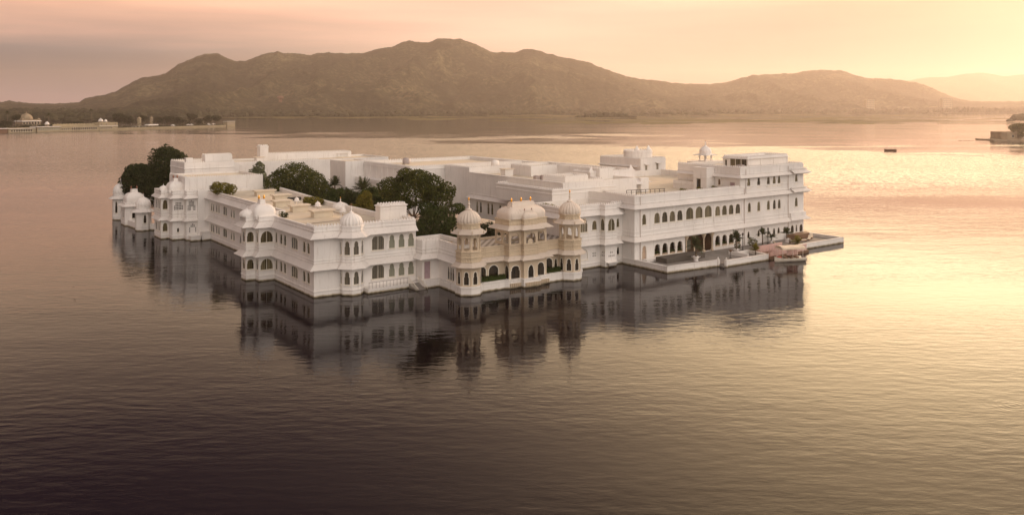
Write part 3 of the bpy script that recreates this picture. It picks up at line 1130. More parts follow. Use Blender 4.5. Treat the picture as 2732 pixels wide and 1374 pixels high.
def turret(cx, cy, lb, plinth_m='white'):
    t = Thing('domed_turret', lb, 'turret', (cx, cy), 'ribbed sandstone turrets of the pavilion')
    mb = MB()
    o = octagon(cx, cy, 2.22)
    mb.prism(o, -.3, 1.3)
    belt(mb, o, 1.2, 1.5, .14, True)
    mb.poly(offset(o, .1, True), 1.49)
    t.part('plinth', mb, plinth_m)
    o = octagon(cx, cy, 2.02)
    mb = MB()
    for i in range(8):
        p, q = o[i], o[(i + 1) % 8]
        L = seg(p, q)[2]
        op = (L / 2 - .40, L / 2 + .40, 1.72, 3.72)
        vis = i in (2, 3, 4, 5, 6, 7)
        if vis:
            window(t, p, q, op, 'key', 'black', trim=.13, name='arch')
        wall(mb, p, q, 1.4, 5.2, [prof('key', *op)] if vis else [])
    t.part('wall', mb, 'stone')
    e = MB()
    eave(e, o, 5.28, 4.58, .86, True)
    t.part('eave', e, 'stone_slab')
    mb = MB()
    o2 = octagon(cx, cy, 2.06)
    mb.prism(o2, 5.15, 7.0)
    for z0, z1, pr in ((5.25, 5.4, .10), (5.95, 6.1, .12), (6.35, 6.5, .06), (6.75, 7.0, .14)):
        belt(mb, o2, z0, z1, pr, True)
    t.part('carved_drum', mb, 'carved')
    mb = MB()
    o3 = octagon(cx, cy, 1.92)
    for i in range(8):
        p, q = o3[i], o3[(i + 1) % 8]
        L = seg(p, q)[2]
        wall(mb, p, q, 6.95, 9.85, [prof('cusp', L * .18, L * .82, 7.12, 9.05)], .22, True)
    mb.poly(octagon(cx, cy, 1.85), 9.84, False)
    t.part('arcade', mb, 'stone')
    e = MB()
    eave(e, o3, 10.45, 9.78, .95, True)
    t.part('eave', e, 'stone_slab')
    mb = MB()
    o4 = octagon(cx, cy, 1.86, 22.5, 8)
    mb.prism(o4, 10.2, 11.35)
    belt(mb, o4, 10.5, 10.62, .06, True)
    belt(mb, o4, 11.15, 11.35, .14, True)
    t.part('upper_drum', mb, 'carved')
    dome(t, cx, cy, 11.35, 1.76, 2.05, m='stone_dome', rib=.11, nrib=20, finial=1.06, tip='gold')
    mb = MB()
    for i in range(8):
        a = radians(22.5 + 45 * i)
        mb.lathe(cx + 2.86 * cos(a), cy + 2.86 * sin(a), [(.05, 9.75), (.10, 9.95), (.04, 10.1), (.09, 10.2), (.01, 10.35)], 6)
    t.part('corner_knobs', mb, 'stone')


turret(21.15, -11.75, 'ribbed-dome sandstone turret at the left end of the water pavilion')
turret(41.55, -12.65, 'ribbed-dome sandstone turret at the right end of the water pavilion')

# ------------------------------------------------------------------ facade between pavilion and right wing
t = Thing('palace_wing', 'white two-storey palace facade with a square bay window, right of the sandstone pavilion', 'palace wing', (51, -6))
B_ = [(43.2, 1.6), (43.2, -7.9), (53.0, -7.9), (53.0, -9.3), (55.9, -9.3), (55.9, -8.0), (58.6, -8.0), (58.6, 1.6)]
h = House(t, B_, -.3, 11.6, 10.5)
h.win(1, 'u', [(47.7, 49.85, 6.78, 9.2)], 'cusp', 'curtain', bars=3)
h.win(1, 'u', [(51.05, 52.15, 6.98, 8.65)], 'cusp')
h.win(3, 'u', [(53.75, 55.4, 6.75, 9.05)], 'ogee', bars=1)
h.win(2, 'v', [(-8.1, -9.1, 6.85, 9.1)], 'ogee')
h.win(5, 'u', [(57.1, 57.8, 7.0, 8.6)], 'key')
h.win(1, 'u', [(47.8, 49.9, 1.75, 3.7)], 'round', 'slab', depth=.12)
h.jali(1, 'u', (51.12, 52.12, 1.92, 3.3), 'cusp', 2, 3, size=.6)
h.jali(3, 'u', (53.85, 55.5, 1.72, 3.6), 'ogee', 4, 3, size=.55)
h.jali(2, 'v', (-8.15, -9.1, 1.9, 3.6), 'ogee', 2, 3, size=.6)
h.win(5, 'u', [(57.2, 57.8, 1.85, 3.2)], 'key', 'black')
for z0, z1, pr in ((.85, 1.02, .1), (5.3, 5.5, .09), (5.9, 6.1, .07), (10.75, 10.95, .09), (11.45, 11.6, .08)):
    belt(h.w, B_[:7], z0, z1, pr)
h.finish(True, ck=[B_[:7]])
h.eave(B_[:7], 10.6, 9.80, .95)
h.eave(B_[:7], 5.22, 4.42, .95)
mb = MB()
mb.lathe(54.45, -8.9, [(.3, -.3), (.5, .0), (1.2, .35), (1.75, .95)], 4, pi / 4, smooth=False)
mb.box(53.0, 55.9, -9.42, -8.0, .9, 1.15)
t.part('bay_corbel', mb, 'white')

# ------------------------------------------------------------------ right wing
t = Thing('palace_wing', 'long white three-storey palace wing with a row of arched windows behind the waterside terrace', 'palace wing', (85, 0))
R_ = [(58.6, 14), (58.6, -11.3), (111.7, -11.3), (111.7, 32), (72, 32), (72, 14)]
h = House(t, R_, -.3, 13.0, 11.5)
mid = [(60.62, 61.64), (63.86, 65.36), (66.01, 67.49), (68.11, 69.63), (70.25, 71.75), (81.52, 83.04), (83.67, 85.17), (85.79, 87.28), (87.92, 89.44),
       (91.97, 92.98), (95.17, 96.13), (98.48, 99.46), (100.57, 101.55), (102.3, 103.25), (108.5, 109.5)]
h.win(1, 'u', [(a, b, 7.5, 9.47) for a, b in mid], 'cusp')
h.win(1, 'u', [(72.8, 74.91, 7.5, 9.80), (75.57, 77.66, 7.5, 9.80), (78.33, 80.42, 7.5, 9.80)], 'round')
h.win(1, 'u', [(60.6, 61.73, .8, 3.5)], 'cusp', 'door', depth=.22, name='door')
gr = [(63.93, 65.47), (66.05, 67.6), (68.13, 69.7), (70.25, 71.78), (81.52, 83.08), (83.67, 85.24), (85.79, 87.38), (87.98, 89.5)]
h.win(1, 'u', [(a, b, 1.32, 3.47) for a, b in gr], 'cusp', 'black', depth=.8)
h.win(1, 'u', [(91.81, 92.59, 2.05, 3.4), (95.2, 96.0, 2.05, 3.4), (98.53, 99.26, 2.05, 3.37), (100.57, 101.34, 2.08, 3.34), (102.17, 102.96, 2.08, 3.34), (104.25, 104.95, 2.1, 3.36)], 'key', 'black')
h.win(1, 'u', [(106.95, 108.1, 1.75, 3.5), (110.2, 111.35, 1.75, 3.5)], 'ogee', 'black')
h.win(1, 'u', [(108.75, 109.35, 1.85, 3.4)], 'key', 'black')
h.hole(1, 'u', (72.5, 80.95, .7, 4.2))
for z0, z1, pr in ((5.45, 5.65, .10), (6.2, 6.4, .08), (11.5, 11.7, .10), (12.84, 13.0, .08)):
    belt(h.w, [(58.6, -8), (58.6, -11.3), (111.7, -11.3), (111.7, 6)], z0, z1, pr)
# shallow pilaster strips and recessed panels between the arches
for a in (62.75, 65.68, 67.80, 69.87, 72.25, 75.24, 78.0, 81.0, 83.35, 85.48, 87.6, 89.9):
    h.w.obox((a - .07, -11.3), (a + .07, -11.3), -.01, .06, 6.4, 9.9)
h.finish(True, ck=[[(58.6, -3), (58.6, -11.3), (89.3, -11.3)]])
h.eave([(58.6, -7.9), (58.6, -11.3), (111.7, -11.3), (111.7, 6)], 11.42, 10.70, .92)
h.eave([(58.6, -7.9), (58.6, -11.3), (106.0, -11.3)], 5.36, 4.58, .92)
# upper storey
U_ = [(89.5, 6), (89.5, -11.28), (111.7, -11.28), (111.7, 6)]
h2 = House(t, U_, 11.4, 16.95, 16.3)
h2.win(1, 'u', [(91.77, 92.8, 12.62, 14.58), (95.13, 96.16, 12.62, 14.58), (98.48, 99.5, 12.62, 14.57), (100.53, 101.55, 12.64, 14.6), (102.25, 103.25, 12.62, 14.6), (108.55, 109.5, 12.68, 14.66)], 'key')
h2.win(0, 'v', [(-6.1, -5.45, 13.0, 14.25)], 'cusp', 'wood')
h2.win(0, 'v', [(-9.9, -8.6, 12.0, 13.75)], 'rect', 'purple', name='door', depth=.1)
for z0, z1, pr in ((15.55, 15.7, .08), (16.82, 16.95, .07)):
    belt(h2.w, U_, z0, z1, pr)
h2.finish(True, ck=[[(89.5, 6), (89.5, -11.28), (111.7, -11.28), (111.7, 6)]])
h2.eave(U_, 15.45, 14.86, .85)
# projecting right-hand bay mouldings
for zi, zo in ((16.05, 15.05), (11.9, 10.95), (7.0, 4.78)):
    e = MB()
    q = [(106.5, -11.3), (106.5, -11.75), (112.1, -11.75), (112.1, -7), (111.7, -7)]
    if zi < 8:
        mb2 = MB()
        mb2.prism([(106.5, -11.28), (106.5, -11.72), (112.05, -11.72), (112.05, -7)], 4.9, 6.2, True)
        t.part('bay_panel', mb2, 'white')
        eave(e, q, 5.35, 4.72, .75)
    else:
        belt(e, q[1:4], zi - .25, zi, .14)
        eave(e, q[1:4], zi - .35, zo, .85)
    t.part('bay_moulding', e, 'slab')
mb = MB()
mb.box(105.6, 111.9, -12.0, -11.28, -.2, 1.65)
t.part('bay_base', mb, 'white')
# columned porch
mb = MB()
mb.quad((72.3, -7.5, .65), (81.1, -7.5, .65), (81.1, -7.5, 4.6), (72.3, -7.5, 4.6))
mb.quad((72.3, -7.5, 4.3), (81.1, -7.5, 4.3), (81.1, -11.25, 4.3), (72.3, -11.25, 4.3))
mb.quad((72.3, -11.25, .66), (81.1, -11.25, .66), (81.1, -7.5, .66), (72.3, -7.5, .66))
for u in (72.3, 81.1):
    mb.quad((u, -11.25, .65), (u, -7.5, .65), (u, -7.5, 4.6), (u, -11.25, 4.6))
t.part('porch_interior', mb, 'wood')
for u in (72.9, 75.3, 78.1, 80.6):
    c1 = MB()
    c1.box(u - .26, u + .26, -11.5, -10.98, .6, .95)
    c1.lathe(u, -11.24, [(.2, .95), (.15, 1.1), (.13, 3.2), (.18, 3.35), (.24, 3.5), (.5, 4.0), (.55, 4.25)], 10)
    t.part('porch_column', c1, 'stone')
mb = MB()
mb.box(75.9, 78.0, -7.9, -7.55, .7, 2.6)
t.part('porch_door', mb, 'grass_glass')

# roof structures of the right wing
t = Thing('stair_tower', 'small square white stair tower with a dark doorway on the right wing roof', 'stair tower', (88, -2.5, 11.5))
s_ = [(86.9, -.8), (86.9, -4.5), (89.4, -4.5), (89.4, -.8)]
h = House(t, s_, 11.45, 16.7, 16.5, roofm='white')
h.win(0, 'v', [(-2.9, -1.7, 11.6, 14.2)], 'rect', 'black', depth=.2, name='doorway')
belt(h.w, s_, 14.45, 14.65, .12, True)
belt(h.w, s_, 16.5, 16.7, .1, True)
h.finish(False)
t = Thing('roof_terrace', 'stepped white terrace walls with a sloping stair parapet below the domed kiosk', 'roof terrace', (95, 5, 11.5))
mb = MB()
mb.prism([(88.2, 6.2), (88.2, -.6), (100, -.6), (100, 6.2)], 11.4, 13.3)
mb.prism([(104.4, 16.5), (100.6, 8.2), (112, 8.2), (112, 16.5)], 11.4, 16.35)
for k in range(5):
    mb.box(95.6 + k * 1.05, 96.65 + k * 1.05, 7.4 + k * .16, 8.3 + k * .16, 11.5, 13.3 + .62 * k)
belt(mb, [(88.2, 6.2), (88.2, -.6), (100, -.6)], 12.6, 12.75, .12)
t.part('wall', mb, 'white')
mb = MB()
mb.prism([(88.5, 6.0), (88.5, -.3), (99.8, -.3), (99.8, 6.0)], 13.0, 13.32)
t.part('roof', mb, 'roof')
chhatri('roof_kiosk', 'tall white domed kiosk rising above the right wing roof against the lake', 106.6, 12.6, 16.35, 1.5, 1.5, 1.6, None, n=4, fin=.8, eo=1.05)
t = Thing('penthouse', 'flat-roofed white penthouse with brown glass doors on the top of the right wing', 'penthouse', (103, -5, 16.3))
pp = [(94.8, -2.4), (95.7, -8.3), (111.2, -7.6), (111, -1.5)]
h = House(t, pp, 16.25, 18.75, 18.5, roofm='white')
h.win(0, 'v', [(-8.15, -6.85, 16.3, 18.3), (-6.75, -5.5, 16.3, 18.3), (-5.4, -4.2, 16.3, 18.3)], 'rect', 'curtain', name='glass_door', depth=.1, trim=.05)
h.win(0, 'v', [(-3.4, -2.9, 16.5, 18.0)], 'rect', 'black', depth=.2, trim=.05)
for u in (95.9, 100.6, 105.6, 110.9):
    p, q = pp[1], pp[2]
    s0 = h.s_of(1, 'u', u)
    h.w.obox(at(p, q, s0 - .15, 0)[:2], at(p, q, s0 + .15, 0)[:2], -.01, .09, 16.3, 18.4)
h.finish()
mb = MB()
eave(mb, pp, 18.48, 18.4, .3, True, .06)
t.part('eave', mb, 'slab')
mb = MB()
mb.box(91.3, 92.2, -9.4, -8.0, 16.3, 17.15)
mb.box(92.6, 93.6, -9.2, -7.8, 16.3, 17.3)
single('air_unit', mb, 'rail', 'grey air units on the roof beside the brown glass doors', 'air unit', (92, -9, 16.3), 'p')

# ------------------------------------------------------------------ stepped blocks above the middle facade
t = Thing('roof_block', 'broad white setback storey with a toothed parapet above the middle facade', 'roof block', (57, 3, 10.5))
q_ = [(49.2, 20), (49.2, 1.5), (66.0, 1.5), (66.0, 20)]
h = House(t, q_, 10.4, 13.7, 13.2)
h.win(1, 'u', [(62.2, 62.9, 12.1, 13.0)], 'rect', 'slab', depth=.1)
belt(h.w, q_, 12.75, 12.95, .1, True)
belt(h.w, q_, 13.5, 13.7, .14, True)
h.finish()
t = Thing('roof_block', 'plain white cube room with a flat buff top, stepped above the setback storey', 'roof block', (58, 6, 13.2))
h = House(t, [(53.0, 9), (54.8, 4.3), (61.2, 4.6), (61, 9)], 13.1, 15.75, 15.6)
h.finish()
t = Thing('roof_block', 'white parapet wall with a crown of small finials between the cube room and the porch', 'roof block', (70, 9, 13.2))
q_ = [(61.2, 10), (61.2, 5.0), (66, 5.0), (66, 9), (79, 9), (79, 15), (61.2, 15)]
h = House(t, q_, 11.4, 14.75, 14.4)
h.finish(True, ck=[q_[:4]])
q2 = [(65.8, 15), (65.8, 9.05), (78.9, 9.05), (78.9, 15)]
h = House(t, q2, 14.0, 15.8, 15.6)
belt(h.w, q2, 15.6, 15.8, .1, True)
h.finish(True)
for u in (66.2, 78.0):
    f = MB()
    f.lathe(u, 9.3, [(.62, 15.7), (.66, 16.1), (.40, 16.35), (.30, 16.6), (.12, 16.85), (.03, 17.0)], 10, 0, sy=.35)
    t.part('crest', f, 'white')
t = Thing('roof_porch', 'white roof porch with a sloping canopy over a pointed archway', 'porch', (71.5, 5, 11.5))
q_ = [(66.4, 9), (66.4, 4.0), (77.2, 4.0), (77.2, 9)]
h = House(t, q_, 11.4, 14.2, 14.1, roofm='white')
h.win(1, 'u', [(70.4, 72.6, 11.55, 13.5)], 'ogee', 'slab', depth=.25, name='archway')
h.win(1, 'u', [(67.2, 68.4, 11.6, 13.2)], 'key', 'black')
h.finish(False)
h.eave([(66.4, 4.0), (75.2, 4.0)], 14.3, 13.4, 1.3)
mb = MB()
mb.box(74.9, 77.3, 3.2, 4.1, 11.45, 14.6)
eave(mb, [(77.3, 3.2), (77.3, 9)], 13.9, 13.6, 1.1)
t.part('pier', mb, 'white')

t = Thing('roof_pavilion', 'white square roof house topped by a rounded room with two small crests, farthest right', 'roof house', (108, 36, 11.5))
q_ = [(103.4, 47), (104.2, 32.2), (113.6, 32.2), (113.6, 47)]
h = House(t, q_, 11.3, 15.95, 15.5)
h.win(1, 'u', [(105.9, 106.6, 12.3, 14.2), (110.1, 110.8, 12.6, 14.6)], 'rect', 'curtain', bars=1)
h.finish()
for u in (105.5, 109.7):
    e = MB()
    eave(e, [(u, 32.2), (u + 1.7, 32.2)], 14.9 + (.1 if u > 108 else -.2), 14.65 + (.1 if u > 108 else -.2), .7)
    t.part('hood', e, 'slab')
e = MB()
eave(e, [(103.4, 47), (104.2, 32.9)], 14.2, 13.9, .8)
t.part('eave', e, 'slab')
mb = MB()
ring = [(109 + 4.3 * cos(a * pi / 12) * (1 if abs(cos(a * pi / 12)) < .8 else 1), 38 + 3.4 * sin(a * pi / 12)) for a in range(24)]
mb.prism(ring, 15.4, 17.8)
belt(mb, ring, 17.45, 17.65, .1, True)
crenel(mb, ring, 17.8, True)
t.part('round_room', mb, 'white')
for u in (106.6, 111.0):
    f = MB()
    f.lathe(u, 36, [(.75, 17.7), (.8, 18.3), (.5, 18.6), (.35, 18.9), (.05, 19.3)], 10, 0, sy=.5)
    t.part('crest', f, 'white')

# long wall of the courtyard and its roof block
t = Thing('palace_wing', 'long blank white wing facing the courtyard trees, with paired windows below its eave', 'palace wing', (60, 25))
q_ = [(52, 34.6), (52, 1.6), (72, 1.6), (72, 34.6)]
h = House(t, q_, 5, 14.95, 14.3)
for v in (31, 26.6, 22.2, 17.8, 13.4):
    h.win(0, 'v', [(v, v + .85, 6.2, 8.6), (v - 1.45, v - .6, 6.2, 8.6)], 'key')
for z0, z1, pr in ((10.1, 10.3, .1), (14.75, 14.95, .12)):
    belt(h.w, [(52, 34.6), (52, 1.6)], z0, z1, pr)
h.finish(False)
h.eave([(52, 34.6), (52, 2.0)], 10.0, 9.25, .9)
q2 = [(52, 45), (52, 34.6), (75, 34.6), (75, 45)]
h = House(t, q2, 5, 15.85, 15.2)
h.finish()
t = Thing('roof_block', 'long low white roof block with a toothed parapet on the courtyard wing', 'roof block', (66, 25, 14.3))
q_ = [(60.3, 30), (60.3, 22.5), (67.5, 22.2), (67.5, 8), (71.5, 8), (71.5, 30)]
h = House(t, q_, 14.2, 16.5, 16.2)
h.finish()

t = Thing('palace_wing', 'white pilastered rear wing on the far side of the courtyard trees', 'palace wing', (47, 57))
q_ = [(42.6, 68.6), (42.6, 45.1), (75, 45.1), (75, 68.6)]
h = House(t, q_, 5, 15.8, 15.2)
for v in range(47, 68, 3):
    h.w.obox((42.6, v + .2), (42.6, v - .2), -.01, .1, 12.2, 15.2)
belt(h.w, [(42.6, 68.6), (42.6, 45.1), (52, 45.1)], 15.1, 15.3, .12)
h.finish()
mb = MB()
mb.prism([(40.2, 68.6), (40.2, 46), (42.6, 46), (42.6, 68.6)], 4, 12.1)
belt(mb, [(40.2, 68.6), (40.2, 46)], 11.5, 11.7, .1)
t.part('lower_range', mb, 'white')
t = Thing('roof_block', 'plain white cube block at the left end of the pilastered rear wing', 'roof block', (40.5, 72))
q_ = [(37.0, 76.5), (37.6, 68.7), (43.8, 68.7), (43.8, 76.5)]
h = House(t, q_, 4, 16.1, 15.9)
h.finish(False)
t = Thing('palace_wing', 'long white rear range with framed panels, along the far edge of the palace', 'palace wing', (40, 108))
q_ = [(16, 116), (16, 99.5), (66, 99.5), (66, 116)]
h = House(t, q_, 4, 14.7, 14.2)
h.finish(True, ck=[[(16, 99.5), (44, 99.5)]])
q2 = [(33.5, 118), (33.5, 112.6), (60, 112.2), (60, 118)]
h = House(t, q2, 14, 15.75, 15.5)
for u in range(36, 60, 4):
    h.w.obox((u - .25, 112.5), (u + .25, 112.5), -.01, .12, 14.2, 15.5)
h.win(1, 'u', [(55, 58.8, 14.5, 15.4)], 'rect', 'slab', depth=.3)
h.finish()
t = Thing('roof_tower', 'slim square white tower rising from the rear roofs', 'tower', (30.5, 107, 14.5))
q_ = [(29.5, 109), (29.5, 106.5), (31.8, 106.5), (31.8, 109)]
h = House(t, q_, 14.3, 18.6, 18.4, roofm='white')
for a, b in ((29.5, 29.75), (30.5, 30.8), (31.55, 31.8)):
    h.w.obox((a, 106.5), (b, 106.5), -.01, .1, 14.4, 18.2)
belt(h.w, q_, 18.25, 18.6, .12, True)
h.finish()

t = Thing('palace_wing', 'blank white rear block with a buff roof behind the large yellow-green roof bush', 'palace wing', (7, 72))
q_ = [(-.4, 84), (-.4, 70.9), (4.3, 70.3), (16.3, 67.7), (16.3, 84)]
h = House(t, q_, 5, 13.8, 13.35)
h.win(2, 'u', [(4.8, 5.8, 10.9, 11.8)], 'rect', 'grey', depth=.2)
for u in (1.0, 2.6):
    h.w.obox(at(q_[1], q_[2], u, 0)[:2], at(q_[1], q_[2], u + .2, 0)[:2], -.01, .1, 10.3, 13.6)
h.finish(True, ck=[q_[:4]])
t = Thing('palace_wing', 'higher white rear block with grey panelled roof rooms beside the tall dark trees', 'palace wing', (10, 92))
q_ = [(3.6, 99), (3.6, 86.1), (15.6, 86.1), (15.6, 99)]
h = House(t, q_, 8, 16.0, 15.4)
belt(h.w, q_, 14.6, 14.8, .14, True)
h.finish()
mb = MB()
mb.add([(15.6, 86.2, 13.3), (19.8, 84.5, 13.3), (15.6, 86.2, 16), (15.6, 88, 13.3), (19.8, 88, 13.3), (15.6, 88, 16)], [(0, 1, 2), (5, 4, 3), (1, 4, 5, 2)])
t.part('stair_parapet', mb, 'white')
q2 = [(8.6, 89.5), (8.6, 86.6), (15.2, 86.6), (15.2, 89.5)]
h = House(t, q2, 15.3, 17.7, 17.5, roofm='slab')
for u in (8.7, 10.8, 13.0, 15.1):
    h.w.obox((u - .14, 86.6), (u + .14, 86.6), -.01, .1, 15.6, 17.4)
h.finish()
mb = MB()
mb.box(4.2, 5.8, 86.8, 88.4, 15.4, 17.2)
t.part('roof_tank', mb, 'white')

# ------------------------------------------------------------------ left-hand tower with pierced screens
t = Thing('palace_tower', 'white two-storey tower with pierced stone screens and a double dome', 'tower', (-1, 71))
T_ = [(-4.7, 80), (-4.7, 74.0), (-3.0, 74.0), (-3.0, 71.0), (-.55, 71.0), (-.55, 69.0), (1.75, 69.0), (1.75, 68.4), (4.2, 68.4), (4.2, 80)]
h = House(t, T_, -.3, 11.0, 10.4)
for z0, z1 in ((1.75, 3.6), (6.7, 8.75)):
    h.win(1, 'u', [(-4.35, -3.35, z0, z1)], 'cusp')
    h.win(0, 'v', [(75.2, 76.4, z0, z1), (77.4, 78.6, z0, z1)], 'cusp')
h.jali(3, 'u', (-2.72, -.75, 6.65, 8.72), 'cusp', 6, 6, size=.74)
h.jali(5, 'u', (-.32, 1.40, 6.55, 8.92), 'cusp', 7, 8, hole=(.35, .95, 7.4), size=.74)
h.jali(5, 'u', (-.0, 1.62, 1.7, 3.65), 'cusp', 5, 7, hole=(.3, 1.35, 2.95), size=.72)
h.win(3, 'u', [(-2.05, -1.6, 1.75, 2.65)], 'round', 'black', depth=.2)
p5 = [(-4.7, 80), (-4.7, 74.0), (-3.0, 74.0), (-3.0, 71.0), (-.55, 71.0), (-.55, 69.0), (1.75, 69.0)]
for z0, z1, pr in ((.85, 1.05, .12), (5.2, 5.4, .08), (5.85, 6.05, .12), (6.3, 6.4, .05), (10.25, 10.42, .08), (10.86, 11, .07)):
    belt(h.w, p5, z0, z1, pr)
h.finish(True, ck=[[(-.55, 69), (1.75, 69), (4.2, 68.6)]])
h.eave(p5, 9.95, 9.35, .75)
h.eave(p5, 5.0, 4.35, .75)
bangla(t, -1.6, 74.2, 1.7, 1.8, 10.9, 1.95, tips=2, tip='copper')
mb = MB()
mb.box(-3.4, .2, 72.2, 76.2, 10.4, 10.95)
mb.box(-4.7, -3.3, 73.9, 76.5, 10.4, 10.9)
t.part('dome_base', mb, 'white')
dome(t, -3.9, 75.2, 10.8, 1.0, 1.15, rib=.03, nrib=8, finial=.3)
mb = MB()
mb.box(-.1, 1.9, 66.9, 69.0, -.3, 1.0)
mb.box(-.2, 2.0, 66.8, 69.0, 1.0, 1.1)
mb.box(2.2, 4.0, 66.6, 68.5, -.3, 1.75)
mb.box(2.1, 4.1, 66.5, 68.5, 1.75, 1.85)
t.part('mooring_block', mb, 'white')


def small_turret(cx, cy, lb, r, hw, hd, kind, fin=.55, z_e=4.9):
    t = Thing('domed_turret', lb, 'turret', (cx, cy), 'small domed turrets at the left tip of the palace')
    o = octagon(cx, cy, r)
    mb = MB()
    for i in range(8):
        p, q = o[i], o[(i + 1) % 8]
        L = seg(p, q)[2]
        op = (L / 2 - .22 * L, L / 2 + .22 * L, 1.9, z_e - 1.1)
        if i in (3, 5) or kind:
            window(t, p, q, op, 'key', 'black', trim=.08)
            wall(mb, p, q, -.3, z_e + .3, [prof('key', *op)])
        else:
            wall(mb, p, q, -.3, z_e + .3)
    for z0, z1, pr in ((.9, 1.1, .1), (1.4, 1.5, .05)):
        belt(mb, o, z0, z1, pr, True)
    t.part('wall', mb, 'white')
    e = MB()
    eave(e, o, z_e + .25, z_e - .35, .95, True)
    t.part('eave', e, 'slab')
    mb = MB()
    mb.lathe(cx, cy, [(r * .92, z_e), (r * .92, z_e + .9), (r * .98, z_e + 1.0)], 16, 0, smooth=False)
    t.part('drum', mb, 'white')
    dome(t, cx, cy, z_e + .95, r * .88, hd, rib=.07, nrib=16, finial=fin)


small_turret(-4.6, 91.2, 'small white octagonal turret, nearest of the three at the left tip', 1.85, 4.9, 2.1, False, .62)
small_turret(-4.9, 115.0, 'turret with a sharply fluted grey dome, farthest of the left tip three', 2.0, 4.9, 2.7, True, .75, 6.0)
t = Thing('domed_turret', 'turret with a smooth bulbous white roof, middle of the left tip three', 'turret', (-4.6, 103), 'small domed turrets at the left tip of the palace')
q_ = [(-6.7, 105.5), (-6.7, 101), (-5.6, 100.2), (-2.6, 100.2), (-1.8, 101), (-1.8, 105.5)]
h = House(t, q_, -.3, 5.7, 5.5, roofm='white')
h.win(0, 'v', [(102.4, 103.6, 1.9, 4.0)], 'key', 'black')
h.win(2, 'u', [(-5.2, -4.5, 1.9, 4.0), (-3.7, -3.0, 1.9, 4.0)], 'key', 'black')
belt(h.w, q_, .9, 1.1, .1, True)
h.finish(False)
h.eave(q_, 5.3, 4.9, .7, True)
bangla(t, -4.2, 102.9, 2.2, 2.1, 5.7, 2.4, tips=2, tip='copper')
# garden wall between turret and tower, and the low arcade behind
t = Thing('garden_wall', 'low white waterside wall joining the small turrets to the screened tower', 'wall', (-2, 92))
mb = MB()
mb.prism([(-6.2, 101), (-5.6, 93), (-4.4, 93), (-5, 101)], -.3, 1.5)
mb.prism([(-4, 92.0), (-3.6, 90.6), (.6, 84), (1.8, 84.6)], -.3, 1.6)
mb.prism([(-1.2, 93.5), (-1.2, 92.8), (5, 86), (5.5, 86.5)], -.3, 4.6)
t.part('wall', mb, 'white')
t = Thing('arcade', 'white open garden arcade seen against the bright lake under the tall dark trees', 'arcade', (4, 104))
mb = MB()
wall(mb, (0.5, 112), (6.5, 100), 2.0, 6.2, [prof('cusp', .6 + 3.2 * k, 3.3 + 3.2 * k, 2.4, 5.2) for k in range(4)], .4, True)
t.part('wall', mb, 'white')

# the courtyard ground and inner fronts
mb = MB()
mb.prism([(17.5, 66), (17.5, 1), (52, 1), (52, 45), (42, 45), (42, 68)], -.2, 1.0)
single('courtyard', mb, 'soil', None, None, (30, 30), 'p', kind='structure')

# ------------------------------------------------------------------ right-hand waterside terraces
t = Thing('terrace', 'white-walled waterside terrace with a grey paved floor in front of the long right wing', 'terrace', (72, -16))
mb = MB()
dk = [(58.7, -11.2), (58.7, -19.4), (71, -20.6), (71.6, -22), (83.4, -22.2), (84, -17.5), (98.4, -17.6), (98.4, -19.3), (113.9, -19.4), (113.9, -11.4), (111.8, -11.2)]
mb.prism(dk, -.3, .62)
t.part('floor', mb, 'grey')


def parapet(path, z=1.22, th=.35):
    m1 = MB()
    for a, b in zip(path[:-1], path[1:]):
        m1.obox(a, b, -th, 0, -.3, z - .1)
        m1.obox(a, b, -th - .07, .07, z - .1, z)
        L = seg(a, b)[2]
        m1.obox(at(a, b, .02, 0)[:2], at(a, b, L - .02, 0)[:2], 0, .05, .45, .55)
    return m1


for pth in ([(58.5, -8.3), (58.5, -19.6), (70.9, -20.9)], [(71.6, -22.2), (83.7, -22.6), (84.1, -17.4)], [(98.3, -19.6), (114.1, -19.7), (114.1, -11.0), (112, -11.0)]):
    t.part('parapet', parapet(pth), 'white')
for u, v in ((70.9, -20.8), (71.7, -22.1)):
    m1 = MB()
    m1.box(u - .25, u + .25, v - .25, v + .25, -.3, 1.35)
    m1.lathe(u, v, [(.1, 1.35), (.17, 1.5), (.12, 1.66), (.01, 1.75)], 8)
    t.part('gate_post', m1, 'white')
for a_ in ((60.5, 71.6, -12.6, -11.3, .6, 1.05), (79.9, 83.2, -18.3, -18.0, .6, 1.45), (79.6, 79.9, -20.8, -16.2, .6, 1.35)):
    m1 = MB()
    m1.box(*a_)
    t.part('bench_wall', m1, 'white')
m1 = MB()
m1.box(62.6, 73.2, -15.7, -12.9, .63, 1.55)
single('dark_screen', m1, 'screen', 'long grey planter screen on the terrace between the door and the palm', 'screen', (68, -14.5, .62), 'p')
m1 = MB()
for k in range(5):
    m1.box(71.0 + .0 * k, 71.7, -21.0 - .28 * (k + 1), -21.0 - .28 * k, -.3, .45 - .14 * k)
single('steps', m1, 'grey', 'grey water steps in the gap between the two terrace walls', 'steps', (71, -21.5), 'p')
